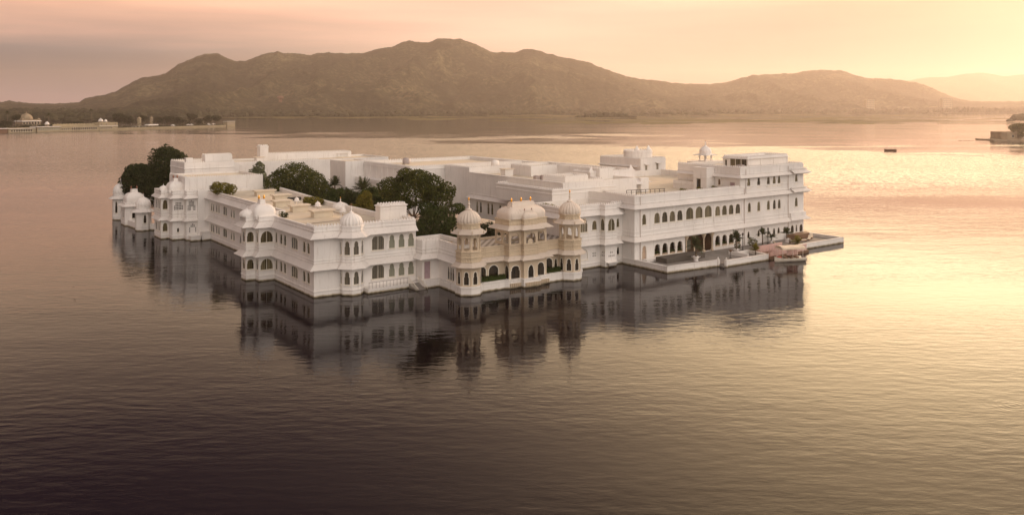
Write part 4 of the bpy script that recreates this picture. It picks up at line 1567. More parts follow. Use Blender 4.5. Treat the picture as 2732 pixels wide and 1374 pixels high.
# tubs with clipped plants inside the ground floor arches: low planters on the sills
GL = ['green-filled planter in the ground-floor arch nearest the tan door', 'green-filled planter in the second ground-floor arch from the tan door', 'green-filled planter in the third ground-floor arch from the tan door',
      'green-filled planter in the ground-floor arch just left of the columned porch', 'green-filled planter in the ground-floor arch just right of the columned porch',
      'green-filled planter in the second ground-floor arch right of the porch', 'green-filled planter in the third ground-floor arch right of the porch', 'green-filled planter in the ground-floor arch behind the upright urn palm']
for (a, b), lb_ in zip(gr, GL):
    q = Thing('window_box', lb_, 'planter', ((a + b) / 2, -11.5, 1.3), 'planters in the ground-floor arches')
    m1 = MB()
    m1.box(a + .12, b - .12, -11.36, -10.95, 1.32, 1.6)
    q.part('trough', m1, 'door')
    m1 = MB()
    for _ in range(70):
        x, y, z = random.uniform(a + .1, b - .1), random.uniform(-11.4, -10.9), random.uniform(1.58, 2.1)
        r_ = [Vector((random.gauss(0, 1), random.gauss(0, 1), random.gauss(0, 1))).normalized() * .13 for _ in range(2)]
        c = Vector((x, y, z))
        m1.add([c + r_[0], c + r_[1], c - r_[0], c - r_[1]], [(0, 1, 2, 3)])
    q.part('foliage', m1, 'leaf')

def downpipe(t, u, v, z0, z1):
    mb = MB()
    mb.tube([(u, v, z0), (u, v, z1)], .055, n=6)
    t.part('downpipe', mb, 'pipe')


R_thing = [o for o in bpy.data.objects if o.get('label', '').startswith('long white three-storey')][0]


class _T(Thing):
    def __init__(s, o, base):
        s.o, s.fr, s.base = o, 'p', base


rt = _T(R_thing, (85, 0, 0))
for u, z0, z1 in ((60.0, .7, 12.8), (90.7, .7, 12.6), (91.2, 11.5, 16.6), (105.9, .7, 16.6)):
    downpipe(rt, u, -11.42, z0, z1)
for lb, u, v, z, kind in (('grey metal water tank on the roof of the pilastered rear wing', 50, 60, 15.2, 0), ('squat white roof hatch beside the framed rear range panels', 28, 103, 14.2, 1),
                          ('white roof hatch on the long courtyard wing, behind the long roof block', 57, 27, 14.3, 1), ('grey box of cooling machinery on the courtyard wing roof', 56, 14, 14.3, 2),
                          ('pair of grey cooling boxes on the roof of the setback storey', 63, 12.5, 13.2, 2), ('round white cistern on the far corner roof of the courtyard wing', 63, 40, 15.2, 0)):
    t = Thing('roof_fixture', lb, 'roof fixture', (u, v, z))
    mb = MB()
    if kind == 0:
        mb.lathe(u, v, [(.9, z + .25), (.95, z + .3), (.95, z + 1.5), (.3, z + 1.75)], 14)
        leg = MB()
        leg.box(u - .8, u + .8, v - .8, v + .8, z - .02, z + .25)
        t.part('stand', leg, 'roof')
        t.part('tank', mb, 'rail' if 'grey' in lb else 'white')
    elif kind == 1:
        mb.box(u - 1.1, u + 1.1, v - .9, v + .9, z - .02, z + 1.5)
        t.part('curb', mb, 'white')
        m2 = MB()
        m2.box(u - 1.3, u + 1.3, v - 1.1, v + 1.1, z + 1.5, z + 1.65)
        t.part('lid', m2, 'cap')
    else:
        for k in (-1, 1):
            m2 = MB()
            m2.box(u + k * .8 - .55, u + k * .8 + .55, v - .45, v + .45, z - .02, z + 1.0)
            m2.lathe(u + k * .8, v, [(.4, z + 1.0), (.4, z + 1.08), (.1, z + 1.1)], 12)
            t.part('cooling_box', m2, 'rail')
for lb, pts in (('thin dark pipe run along the buff front roof', [(3.0, 8, 10.45), (12, 9.5, 10.45), (12.5, 30, 10.45)]), ('thin pale pipe run across the blank rear block roof', [(2, 75, 13.42), (14, 73, 13.42)])):
    mb = MB()
    mb.tube(pts, .06)
    single('roof_pipe', mb, 'pipe', lb, 'pipe', pts[0], 'p')
# ------------------------------------------------------------------ lake
def water_mat():
    m, t, b = mat('lake_water')
    b.inputs['Base Color'].default_value = (.004, .0012, .0038, 1)
    b.inputs['Roughness'].default_value = .03
    b.inputs['IOR'].default_value = 1.225
    g = N(t, 'ShaderNodeNewGeometry')
    pos = g.outputs['Position']

    def nz(scale, rot, sx, sy, detail=3, rough=.55):
        mp = N(t, 'ShaderNodeMapping')
        mp.inputs['Rotation'].default_value = (0, 0, radians(rot))
        mp.inputs['Scale'].default_value = (sx, sy, 1)
        t.links.new(pos, mp.inputs[0])
        n = N(t, 'ShaderNodeTexNoise')
        n.inputs['Scale'].default_value = scale
        n.inputs['Detail'].default_value = detail
        n.inputs['Roughness'].default_value = rough
        t.links.new(mp.outputs[0], n.inputs[0])
        return n.outputs[0]
    # wind patches: calm lanes and ruffled lanes
    pt = smooth(t, nz(.010, 12, .55, 1.6, 4), .36, .62)
    amp = math_node(t, 'ADD', math_node(t, 'MULTIPLY', pt, .75), .40)
    sy = N(t, 'ShaderNodeSeparateXYZ')
    t.links.new(pos, sy.inputs[0])
    open_ = smooth(t, sy.outputs[1], 230, 420)       # the open lake beyond the palace's lee is more ruffled
    amp = math_node(t, 'ADD', amp, math_node(t, 'MULTIPLY', open_, math_node(t, 'MULTIPLY', pt, .6)))
    small = nz(.75, 8, .55, 1.25, 4, .5)
    mid_ = nz(.16, -14, .6, 1.4, 3)
    big = nz(.035, 20, .6, 1.3, 2)
    h = math_node(t, 'ADD', math_node(t, 'MULTIPLY', small, .046), math_node(t, 'ADD', math_node(t, 'MULTIPLY', mid_, .045), math_node(t, 'MULTIPLY', big, .05)))
    h = math_node(t, 'MULTIPLY', h, amp)
    # one spreading ring where a fish has risen
    vd = N(t, 'ShaderNodeVectorMath', operation='DISTANCE')
    t.links.new(pos, vd.inputs[0])
    vd.inputs[1].default_value = (50.2, 83.3, 0)
    d = vd.outputs['Value']
    fall = math_node(t, 'POWER', 2.718, math_node(t, 'MULTIPLY', math_node(t, 'MULTIPLY', d, d), -.22))
    rg = math_node(t, 'MULTIPLY', math_node(t, 'SINE', math_node(t, 'MULTIPLY', d, 10.0)), math_node(t, 'MULTIPLY', fall, .0035))
    h = math_node(t, 'ADD', h, rg)
    bn = N(t, 'ShaderNodeBump')
    bn.inputs['Strength'].default_value = 1
    bn.inputs['Distance'].default_value = 1
    t.links.new(h, bn.inputs['Height'])
    # the far lake: wavelets too small to draw, given as tilted facets
    mp = N(t, 'ShaderNodeMapping')
    mp.inputs['Rotation'].default_value = (0, 0, radians(6))
    mp.inputs['Scale'].default_value = (.30, .9, 1)
    t.links.new(pos, mp.inputs[0])
    fn = N(t, 'ShaderNodeTexNoise')
    fn.inputs['Scale'].default_value = 2.6
    fn.inputs['Detail'].default_value = 2
    t.links.new(mp.outputs[0], fn.inputs[0])
    dv = N(t, 'ShaderNodeVectorMath', operation='SUBTRACT')
    t.links.new(fn.outputs['Color'], dv.inputs[0])
    dv.inputs[1].default_value = (.5, .58, .5)   # facets tipped toward the viewer so the lake mirrors brighter sky
    mu = N(t, 'ShaderNodeVectorMath', operation='MULTIPLY')
    t.links.new(dv.outputs[0], mu.inputs[0])
    mu.inputs[1].default_value = (.5, 1, 0)
    sc_ = N(t, 'ShaderNodeVectorMath', operation='SCALE')
    t.links.new(mu.outputs[0], sc_.inputs[0])
    # zone of tipped facets between the palace and the calm far water, with a frayed edge
    fray = math_node(t, 'MULTIPLY', math_node(t, 'SUBTRACT', nz(.0042, 5, 1.0, 2.4, 6, .66), .5), 1500)
    yy = math_node(t, 'ADD', math_node(t, 'ADD', sy.outputs[1], math_node(t, 'MULTIPLY', sy.outputs[0], .5)), fray)
    calm = smooth(t, yy, 620, 800)
    lanes = smooth(t, nz(.0065, 8, .35, 2.2, 4, .6), .62, .72)
    ruf = math_node(t, 'MAXIMUM', math_node(t, 'SUBTRACT', 1.0, calm), math_node(t, 'MULTIPLY', lanes, .55))
    far_ = math_node(t, 'MULTIPLY', open_, math_node(t, 'ADD', math_node(t, 'MULTIPLY', ruf, .55), .03))
    t.links.new(far_, sc_.inputs['Scale'])
    av = N(t, 'ShaderNodeVectorMath', operation='ADD')
    t.links.new(bn.outputs[0], av.inputs[0])
    t.links.new(sc_.outputs[0], av.inputs[1])
    nv = N(t, 'ShaderNodeVectorMath', operation='NORMALIZE')
    t.links.new(av.outputs[0], nv.inputs[0])
    t.links.new(nv.outputs[0], b.inputs['Normal'])
    return m


mb = MB()
mb.quad((-9000, -600, 0), (9000, -600, 0), (9000, 5200, 0), (-9000, 5200, 0))
single('lake_water', mb, water_mat(), None, None, kind='structure')

# ------------------------------------------------------------------ hills: a height field over the far shore
TX = lambda x: (x - 1366) / 2216
RIDGE = [(-2400, 275), (-900, 268), (0, 272), (24, 269), (48, 272), (80, 276), (150, 277), (210, 273), (228, 262), (286, 252), (318, 239), (350, 220), (382, 206), (408, 204), (440, 196), (477, 170),
         (530, 148), (552, 142), (583, 142), (599, 151), (628, 163), (657, 162), (684, 151), (710, 141), (742, 137), (763, 141), (795, 141), (828, 147), (848, 140), (901, 141),
         (970, 141), (1007, 130), (1050, 123), (1071, 111), (1092, 107), (1113, 111), (1145, 113), (1166, 102), (1188, 101), (1230, 103), (1262, 114), (1294, 130), (1315, 139),
         (1366, 139), (1382, 137), (1398, 130), (1419, 130), (1451, 139), (1483, 148), (1525, 156), (1567, 164), (1600, 178), (1642, 194), (1674, 204), (1716, 211), (1758, 215),
         (1790, 220), (1833, 224), (1896, 224), (1939, 220), (1976, 208), (2013, 200), (2066, 197), (2119, 195), (2161, 187), (2198, 186), (2246, 188), (2278, 199), (2320, 209),
         (2352, 209), (2405, 213), (2458, 223), (2501, 241), (2543, 260), (2575, 268), (2610, 271), (2700, 271), (2900, 270), (5200, 272)]


def interp(tab, x):
    for (a, p), (b, q) in zip(tab[:-1], tab[1:]):
        if x <= b:
            return p + (q - p) * (x - a) / (b - a)
    return tab[-1][1]


def shore(x):
    return interp([(-2400, 1350), (0, 1450), (480, 1600), (600, 2050), (700, 2150), (1100, 2350), (1500, 2700), (2000, 3000), (2732, 3300), (5200, 3300)], x)


def crest(x):
    return interp([(-2400, 3600), (0, 3500), (600, 3700), (1200, 3900), (1700, 4100), (1900, 4600), (2200, 4500), (2732, 4300), (5200, 4300)], x)


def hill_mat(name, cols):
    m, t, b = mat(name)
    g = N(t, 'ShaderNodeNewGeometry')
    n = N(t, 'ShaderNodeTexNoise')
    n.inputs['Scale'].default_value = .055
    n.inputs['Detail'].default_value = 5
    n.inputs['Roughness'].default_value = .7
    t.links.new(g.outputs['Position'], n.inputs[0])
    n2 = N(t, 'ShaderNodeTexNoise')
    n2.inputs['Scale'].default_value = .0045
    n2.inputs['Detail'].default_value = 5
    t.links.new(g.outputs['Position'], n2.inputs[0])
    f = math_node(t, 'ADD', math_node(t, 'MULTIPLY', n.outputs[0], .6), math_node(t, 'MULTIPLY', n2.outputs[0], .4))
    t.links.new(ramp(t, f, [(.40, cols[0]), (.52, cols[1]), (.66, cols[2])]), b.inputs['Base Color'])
    b.inputs['Roughness'].default_value = .95
    b.inputs['Specular IOR Level'].default_value = .05
    bn = N(t, 'ShaderNodeBump')
    bn.inputs['Strength'].default_value = 1
    bn.inputs['Distance'].default_value = 14
    t.links.new(n.outputs[0], bn.inputs['Height'])
    t.links.new(bn.outputs[0], b.inputs['Normal'])
    return m


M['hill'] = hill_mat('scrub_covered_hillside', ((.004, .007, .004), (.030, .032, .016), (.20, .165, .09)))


def build_hills():
    cols, rows = 1150, 96
    xs = [-900 + 4500 * i / (cols - 1) for i in range(cols)]
    vs, fs = [], []
    for i, x in enumerate(xs):
        sh, cr = shore(x), crest(x)
        sh += 60 * noise.noise(Vector((x * .006, 3, 0)))
        py = interp(RIDGE, x) + 2.6 * noise.noise(Vector((x * .06, 1, 0))) - 3.0 * max(0, noise.noise(Vector((x * .21, 9, 0)))) + .2
        ridge = 30 + (282 - py) / 2216 * cr
        for k in range(rows):
            f = k / (rows - 1)
            if f < .84:
                tt = f / .84
                Y = sh + (cr - sh) * tt
                X = TX(x) * Y
                low = min(1, tt / .18)
                pz = ridge * (max(0, tt - .10) / .90) ** 1.45
                env = tt * (1 - tt) * 4
                sp = .55 - 2.2 * abs(noise.noise(Vector((X * .0030 + .4 * noise.noise(Vector((X * .004, Y * .004, 1))), Y * .0011, 2.2))))
                sp2 = .4 - 1.7 * abs(noise.noise(Vector((X * .011, Y * .005, 5.1))))
                sp3 = noise.noise(Vector((X * .045, Y * .03, 8.1)))
                z = max(0, pz) + env * ridge * (.27 * sp + .10 * sp2) + min(1, tt * 6) * sp3 * 6.0 * (1 - tt ** 8) + 4.5 * low * (1 - tt)
                lim = 30 + (ridge - 30) * Y / cr - (1 - tt) * 6     # never above the crest line seen from the lake
                z = min(z, max(lim, 2)) if tt < .97 else z
                if k == 0:
                    z = -2
            else:
                tt = (f - .84) / .16
                Y = cr + 900 * tt
                X = TX(x) * Y
                z = ridge * (1 - .75 * tt) + 10 * noise.noise(Vector((X * .01, Y * .01, 0))) * tt
            vs.append((X, Y, z))
    for i in range(cols - 1):
        for k in range(rows - 1):
            a = i * rows + k
            fs.append((a, a + rows, a + rows + 1, a + 1))
    mb = MB()
    mb.add(vs, fs, True)
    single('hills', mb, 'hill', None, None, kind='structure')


build_hills()
FARR = [(1900, 276), (2250, 230), (2405, 214), (2443, 208), (2480, 204), (2532, 202), (2575, 193), (2620, 191), (2650, 194), (2681, 200), (2712, 196), (2732, 194), (2900, 188), (3200, 215), (3600, 260)]
mb = MB()
vs, fs = [], []
xs = [1900 + 5 * i for i in range(340)]
for x in xs:
    for k in range(14):
        f = k / 13
        Y = 6900 + 1900 * f
        top = 30 + (282 - interp(FARR, x) + noise.noise(Vector((x * .05, 4, 0)))) / 2216 * 8400
        z = top * min(1, f / .8) ** 1.3 if f < .8 else top * (1 - (f - .8) * 2)
        z += 60 * sin(pi * min(1, f / .8)) * noise.noise(Vector((x * .02, f * 3, 0)))
        vs.append((TX(x) * Y, Y, z))
for i in range(len(xs) - 1):
    for k in range(13):
        a = i * 14 + k
        fs.append((a, a + 14, a + 15, a + 1))
mb.add(vs, fs, True)
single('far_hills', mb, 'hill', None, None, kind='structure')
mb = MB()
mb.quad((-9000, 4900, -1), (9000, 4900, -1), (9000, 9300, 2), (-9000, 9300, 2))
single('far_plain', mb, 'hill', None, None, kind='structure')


# ------------------------------------------------------------------ foliage helpers
def rnd_unit():
    while True:
        v = Vector((random.uniform(-1, 1), random.uniform(-1, 1), random.uniform(-1, 1)))
        if .05 < v.length < 1:
            return v.normalized()


def leaves(mb, lobes, n, size, gap=.32, seed=0):
    """clumps of small leaf blades through the lobes' outer volume, thinned by noise so sky shows between clumps"""
    vol = [a[3] * a[4] * a[5] for a in lobes]
    tot = sum(v ** .67 for v in vol)
    for lb, v in zip(lobes, vol):
        for _ in range(int(n * v ** .67 / tot)):
            d = rnd_unit()
            r = random.random() ** .33 * .5 + .5
            bump = 1 + .22 * noise.noise(Vector(d) * 2.1 + Vector((lb[0], lb[1], seed)))
            p = Vector((lb[0] + d.x * lb[3] * r * bump, lb[1] + d.y * lb[4] * r * bump, lb[2] + d.z * lb[5] * r * bump))
            if noise.noise(p * (.75 / max(.6, size * 1.7)) + Vector((seed, 0, 0))) < -gap:
                continue
            a = (d + rnd_unit() * .9).normalized()
            x = a.cross(rnd_unit()).normalized()
            y = a.cross(x)
            s = size * random.uniform(.6, 1.25)
            mb.add([p - x * s * .5, p + y * s * .28, p + x * s * .5, p - y * s * .28], [(0, 1, 2, 3)])


def blob_lobes(x, y, z, rx, rz, k, seed):
    random.seed(seed)
    out = [(x, y, z, rx * .72, rx * .72, rz * .8)]
    for i in range(k):
        a = 2 * pi * i / k + random.uniform(-.4, .4)
        e = random.uniform(-.45, .75)
        q = random.uniform(.50, .66)
        out.append((x + cos(a) * rx * q * cos(e), y + sin(a) * rx * q * cos(e), z + sin(e) * rz * .62, rx * random.uniform(.34, .48), rx * random.uniform(.34, .48), rz * random.uniform(.32, .46)))
    return out


def tree(name, lb, x, y, z0, lobes, n, size, leafm, cat='tree', group=None, trunk_r=.3, fork=True, gap=.32, seed=1, fr='w'):
    random.seed(seed)
    t = Thing(name, lb, cat, (x, y, z0), group, fr)
    mb = MB()
    zc = min(l[2] - l[5] * .3 for l in lobes)
    mb.tube([(x, y, z0 - .3), (x + .1, y, (z0 + zc) / 2), (x, y + .1, zc + .3)], trunk_r, trunk_r * .7, 8)
    if fork:
        for l in lobes[:7]:
            mb.tube([(x, y, max(z0 + .3, zc - .3)), ((x + l[0]) / 2, (y + l[1]) / 2, (zc + l[2]) / 2), (l[0], l[1], l[2])], trunk_r * .34, trunk_r * .08, 5)
    t.part('trunk', mb, 'trunk')
    mb = MB()
    leaves(mb, lobes, n, size, gap, seed)
    t.part('crown', mb, leafm)
    return t


# ------------------------------------------------------------------ palace trees
tree('evergreen_tree', 'taller of the two dark round-topped trees at the left tip of the palace', -92.3, 222, 1.5,
     [(-92.3, 222, 14.2, 4.7, 4.6, 5.0), (-89.4, 222, 11.0, 4.2, 4, 4.5), (-94.0, 221, 10.5, 4.0, 4, 4.3), (-91.5, 220, 7.2, 4.2, 3.5, 3.0), (-92.6, 222, 17.0, 2.6, 2.6, 2.0), (-89.8, 222, 15.5, 2.7, 2.6, 2.6)], 15000, .62, 'leaf_dark', seed=3, gap=.5)
tree('evergreen_tree', 'lower of the two dark round-topped trees, at the far left tip of the palace', -98.6, 221, 1.5,
     [(-98.9, 221, 9.6, 5.2, 5, 5.0), (-101.4, 221, 7.6, 3.6, 3.5, 4.2), (-96.5, 220, 7.0, 4.2, 3.5, 4.0), (-99.5, 221, 12.6, 3.2, 3, 2.0)], 13000, .62, 'leaf_dark', seed=4, gap=.5)
tree('evergreen_tree', 'big dark dome-shaped tree over the far end of the buff roof', -50.0, 194, 1,
     [(-50.5, 194, 12.0, 5.3, 5, 4.8), (-47, 193, 10.6, 4.4, 4.2, 4.4), (-54.0, 194, 10.8, 3.6, 4, 4.2), (-44.6, 193, 8.8, 3.8, 4, 3.4), (-50.0, 192, 8.6, 5.6, 4, 3.4), (-42.6, 192, 7.6, 3.0, 3, 2.8)], 22000, .5, 'leaf_warm', seed=5, gap=.6)
tree('plumeria_tree', 'pale broad-leaved tree between the white rear block and the dark dome-shaped tree', -63.0, 205, 1,
     [(-63, 205, 12.6, 2.2, 2, 2.4), (-64.6, 205, 11.2, 1.9, 2, 1.8), (-61.4, 204, 10.6, 2.0, 2, 2.6), (-62.4, 205, 14.6, 1.4, 1.4, 1.6), (-62, 204, 8.4, 2.4, 2, 2.4)], 5200, .55, 'leaf_light', seed=6, gap=.35)
SPX, SPY = -17.9, 151.5
tree('spreading_tree', 'tall open-crowned courtyard tree with visible branches, right of the yellow-green one', SPX, SPY, 1,
     [(SPX + a * .9, SPY + b, c + 1.0, d * .92, e * .9, f * .92) for a, b, c, d, e, f in ((-.4, 0, 13.4, 4.4, 4, 3.2), (-4.7, 0, 14.0, 2.7, 2.6, 2.2), (3.6, -1, 14.2, 2.8, 2.6, 2.5), (5.2, -1, 11.8, 2.7, 2.5, 2.6), (-3.2, -1, 11.2, 3.0, 2.6, 1.9),
      (1.2, -1, 15.8, 2.6, 2.5, 1.8), (4.6, -1, 9.2, 2.2, 2, 1.6), (-1.6, 0, 16.2, 2.0, 2, 1.5), (6.6, 0, 13.4, 1.9, 1.8, 1.8))], 20000, .42, 'leaf_warm', seed=8, trunk_r=.36, gap=.30)
tree('bushy_tree', 'dense green tree behind the white roof block, left of the sandstone turret', -13.0, 147.5, 1,
     [(-13.2, 148, 9.2, 3.3, 3, 3.0), (-10.6, 147.5, 8.0, 2.2, 2, 2.2), (-15.6, 147.5, 7.4, 2.4, 2.4, 2.6), (-13.4, 147.5, 6.2, 3.4, 2.6, 2.0), (-9.6, 148.5, 11.6, 1.3, 1.3, 1.0), (-15.2, 148.5, 11.4, 1.8, 1.6, 1.4)], 15000, .40, 'leaf', seed=9, gap=.4)
tree('golden_tree', 'small yellow-green tree amid the darker courtyard trees', -28.3, 161, 1,
     [(-28.6, 161, 11.2, 1.7, 1.6, 1.7), (-30.3, 161, 9.9, 1.5, 1.5, 1.1), (-26.6, 160, 9.4, 1.7, 1.5, 1.4), (-28, 160, 12.7, 1.0, 1, .9)], 5500, .38, 'leaf_yellow', seed=10, gap=.3)
for i, (x, y, zt, r, mname, lb) in enumerate((
        (-38.5, 182, 12.0, 3.4, 'leaf_dark', 'dark courtyard tree just right of the big dome-shaped one'),
        (-34.0, 178, 11.6, 3.2, 'leaf', 'rounded dark green tree in the middle of the courtyard grove'),
        (-31.0, 170, 10.8, 3.0, 'leaf', 'dense green tree behind the low fluted dome of the buff roof'),
        (-26.2, 172, 13.3, 2.8, 'leaf', 'leafy green tree left of the tall open-crowned courtyard tree'),
        (-25.6, 158, 7.8, 2.8, 'leaf_dark', 'low dark shrub tree behind the small yellow-green tree'),
        (-36.5, 170, 9.4, 3.2, 'leaf_dark', 'low dark tree along the courtyard edge of the buff roof'),
        (-36.0, 171, 13.4, 3.0, 'leaf', 'full green tree beside the drooping courtyard palm'),
        (-32.4, 168, 13.2, 2.9, 'leaf_dark', 'dark leafy tree left of the small yellow-green tree, behind it'),
        (-28.8, 169, 14.2, 2.9, 'leaf', 'green tree rising directly behind the small yellow-green tree'),
        (-24.0, 160, 12.2, 2.7, 'leaf_warm', 'olive tree between the yellow-green tree and the tall open-crowned one'),
        (-18.2, 158, 8.2, 3.0, 'leaf_dark', 'dark tree under the tall open-crowned tree, hidden by the roof block'))):
    tree('courtyard_tree', lb, x, y, 1, blob_lobes(x, y, zt - r * 1.1, r, r * 1.15, 7, 40 + i), 9000, .42, mname, group='trees in the courtyard', seed=20 + i, gap=.4)
tree('bougainvillea', 'crimson bougainvillea bush behind the left sandstone turret', -8.6, 164, 1, [(-8.6, 164, 7.6, 1.9, 1.6, 2.0), (-7.2, 164, 6.0, 1.5, 1.5, 1.6)], 2200, .34, 'leaf_red', 'bush', seed=31, trunk_r=.12)
tree('shrub', 'dark green shrub mass between the left sandstone turret and the curved roof', -4.4, 158, 1, blob_lobes(-4.4, 158, 6.0, 2.3, 2.4, 6, 61), 3200, .36, 'leaf_dark', 'bush', seed=32, trunk_r=.15)
tree('shrub', 'low dark bush beside the sandstone kiosk, behind the lozenge-paved roof', -1.5, 155, 1, blob_lobes(-1.5, 155, 6.6, 1.6, 1.9, 6, 62), 1800, .34, 'leaf_dark', 'bush', seed=33, trunk_r=.15)


def roof_bush(lb, u, v, z, r, h, n, mname, seed, size=.34):
    random.seed(seed)
    t = Thing('roof_bush', lb, 'bush', (u, v, z))
    mb = MB()
    for k in range(5):
        a = 2 * pi * k / 5
        mb.tube([(u + .1 * cos(a), v + .1 * sin(a), z), (u + r * .5 * cos(a), v + r * .5 * sin(a), z + h * .6)], .05, .02, 4)
    t.part('stems', mb, 'trunk')
    mb = MB()
    leaves(mb, [(u, v, z + h * .5, r, r, h * .5), (u - r * .5, v + r * .3, z + h * .6, r * .6, r * .6, h * .45), (u + r * .6, v - r * .3, z + h * .45, r * .6, r * .6, h * .4)], n, size, .35, seed)
    t.part('foliage', mb, mname)


roof_bush('large yellow-green bush on the flat roof against the blank white rear block', 5.2, 61.5, 10.3, 2.3, 2.9, 3400, 'leaf_yellow', 71)
roof_bush('bright green bush among the buff roof vents', 13.6, 32.4, 10.3, 1.7, 1.7, 1800, 'leaf_yellow', 72)
roof_bush('thin dark plant beside the smooth bay dome on the roof edge', 2.0, 18.0, 10.3, .7, 1.2, 260, 'leaf_dark', 73, .3)
roof_bush('low clipped yellow bush on the terrace behind the sandstone roof', 45.2, -2.0, 10.3, 1.4, 1.4, 1300, 'leaf_yellow', 74)
for i, (u, v, lb) in enumerate(((79.5, -4.5, 'potted spiky plant on the right wing roof, nearest the archway'), (84.3, -5.0, 'low spreading potted plant in the middle of the right wing roof'),
                                (88.2, -5.6, 'round potted shrub at the stair wall of the right wing roof'))):
    roof_bush(lb, u, v, 11.5, .75, 1.3, 420, 'leaf_yellow', 80 + i, .3)
mb = MB()
mb.obox((74.5, -3.5), (88.5, -5.0), 0, .3, 11.4, 12.1)
mb.obox((66, -1.0), (78, -2.8), 0, 2.2, 11.4, 11.75)
single('roof_planter', mb, 'white', 'long low white planter wall across the right wing roof', 'planter', (80, -4, 11.5), 'p')
mb = MB()
for i in range(9):
    a = at((59.2, -8.6), (67.6, -10.6), i * 1.05, 0)
    mb.box(a[0] - .04, a[0] + .04, a[1] - .04, a[1] + .04, 12.9, 13.9)
mb.obox((59.2, -8.6), (67.6, -10.6), -.03, .03, 13.82, 13.92)
mb.obox((59.2, -8.6), (67.6, -10.6), -.03, .03, 13.4, 13.46)
single('roof_railing', mb, 'dark', 'dark metal railing along the near left corner of the right wing roof', 'railing', (63, -9.6, 12.9), 'p')


def palm(lb, x, y, z0, h, r, fr='p', nf=22, pot=False, group=None, mname='palm', trunk=.2, seed=0, droop=.75):
    random.seed(300 + seed)
    t = Thing('palm', lb, 'palm', (x, y, z0), group, fr)
    mb = MB()
    mb.tube([(x, y, z0), (x + .05, y, z0 + h * .5), (x, y + .04, z0 + h)], trunk, trunk * .75, 8)
    t.part('trunk', mb, 'ptrunk')
    mb = MB()
    for i in range(nf):
        a = 2.4 * i + random.uniform(-.2, .2)
        e = radians(random.uniform(8, 78))
        L = r * random.uniform(.85, 1.1)
        pts = []
        for k in range(8):
            f = k / 7
            rr = L * f * cos(e) * (1 - .12 * f)
            zz = L * f * sin(e) - droop * L * f * f * cos(e) * .75
            pts.append(Vector((x + rr * cos(a), y + rr * sin(a), z0 + h + zz)))
        side = Vector((-sin(a), cos(a), 0))
        for k in range(7):
            p, q = pts[k], pts[k + 1]
            for s in (-1, 1):
                for m_ in range(2):
                    c = p.lerp(q, (m_ + .5) / 2)
                    wl = L * .26 * sin(pi * (.12 + .85 * (k + m_ / 2) / 7.2)) + .03
                    tip = c + side * s * wl + (q - p) * .8 - Vector((0, 0, wl * .35))
                    dv = (q - p) * .26
                    mb.add([c - dv, c + dv, tip], [(0, 1, 2)])
        mb.tube([tuple(p) for p in pts], .025, .01, 3)
    t.part('crown', mb, mname)
    if pot:
        random.seed(1)
    return t


def tub(lb, u, v, z, s=1.0):
    t = Thing('planter_urn', lb, 'planter', (u, v, z), 'white glazed terrace urns')
    mb = MB()
    mb.lathe(u, v, [(.42 * s, z), (.50 * s, z + .10), (.38 * s, z + .2), (.46 * s, z + .6 * s), (.62 * s, z + .95 * s), (.56 * s, z + 1.0 * s), (.40 * s, z + .9 * s)], 16)
    t.part('bowl', mb, 'pot')
    mb = MB()
    for k in range(4):
        a = pi / 4 + k * pi / 2
        mb.tube([(u + .45 * s * cos(a), v + .45 * s * sin(a), z + .65 * s), (u + .85 * s * cos(a), v + .85 * s * sin(a), z + .95 * s), (u + .62 * s * cos(a), v + .62 * s * sin(a), z + .9 * s)], .06, .05, 5)
    t.part('handles', mb, 'pot')


palm('tallest terrace palm, in a white urn in front of the columned porch', 68.9, -17.2, 1.3, 2.2, 2.3, seed=1)
tub('white handled urn with the palm in front of the columned porch', 68.9, -17.2, .62)
palm('upright palm in a white urn beside the iron lamp post', 82.0, -16.2, 1.3, 2.3, 1.9, seed=2, droop=.35, trunk=.15)
tub('white handled urn under the upright palm beside the lamp post', 82.0, -16.2, .62, .9)
palm('slender palm against the right wing wall, left of a pair', 94.4, -13.2, .7, 2.2, 1.6, seed=3, droop=.5, trunk=.14)
palm('shorter palm against the right wing wall, right of a pair', 98.2, -12.6, .9, 1.0, 1.5, seed=4, droop=.4, trunk=.12)
tub('white urn holding the shorter palm by the wall', 98.2, -12.6, .62, .6)
palm('single upright palm in a white urn near the corner bay of the right wing', 101.4, -14.2, 1.1, 1.5, 1.6, seed=5, droop=.3, trunk=.15)
tub('white handled urn under the single upright palm near the corner bay', 101.4, -14.2, .62, .9)
palm('bushy yellow-green palm behind the boat canopy', 100.8, -17.2, .7, .35, 1.9, seed=6, mname='leaf_yellow', droop=.5, trunk=.12)
palm('small yellow-green palm at the end of the middle terrace wall', 83.2, -19.9, .7, .9, 1.5, seed=7, mname='leaf_yellow', droop=.25, trunk=.12)
palm('courtyard palm with drooping fronds right of the dark dome-shaped tree', -41.6, 195, 1, 10.3, 2.8, 'w', seed=8)
palm('courtyard palm with upright fronds beside the pilastered rear wing', -32.6, 182, 1, 10.6, 3.2, 'w', seed=9, droop=.4)
palm('courtyard palm rising from the dark grove, lower than its neighbours', -36.5, 184, 1, 8.6, 3.0, 'w', seed=10)
roof_bush('straggly flowering shrub between the lamp post and the pair of wall palms', 90.6, -13.6, .62, .9, 2.0, 420, 'leaf_warm', 91, .28)
roof_bush('loose shrub beside the upright palm on the terrace', 84.6, -14.4, .62, .6, 1.9, 240, 'leaf_warm', 92, .28)


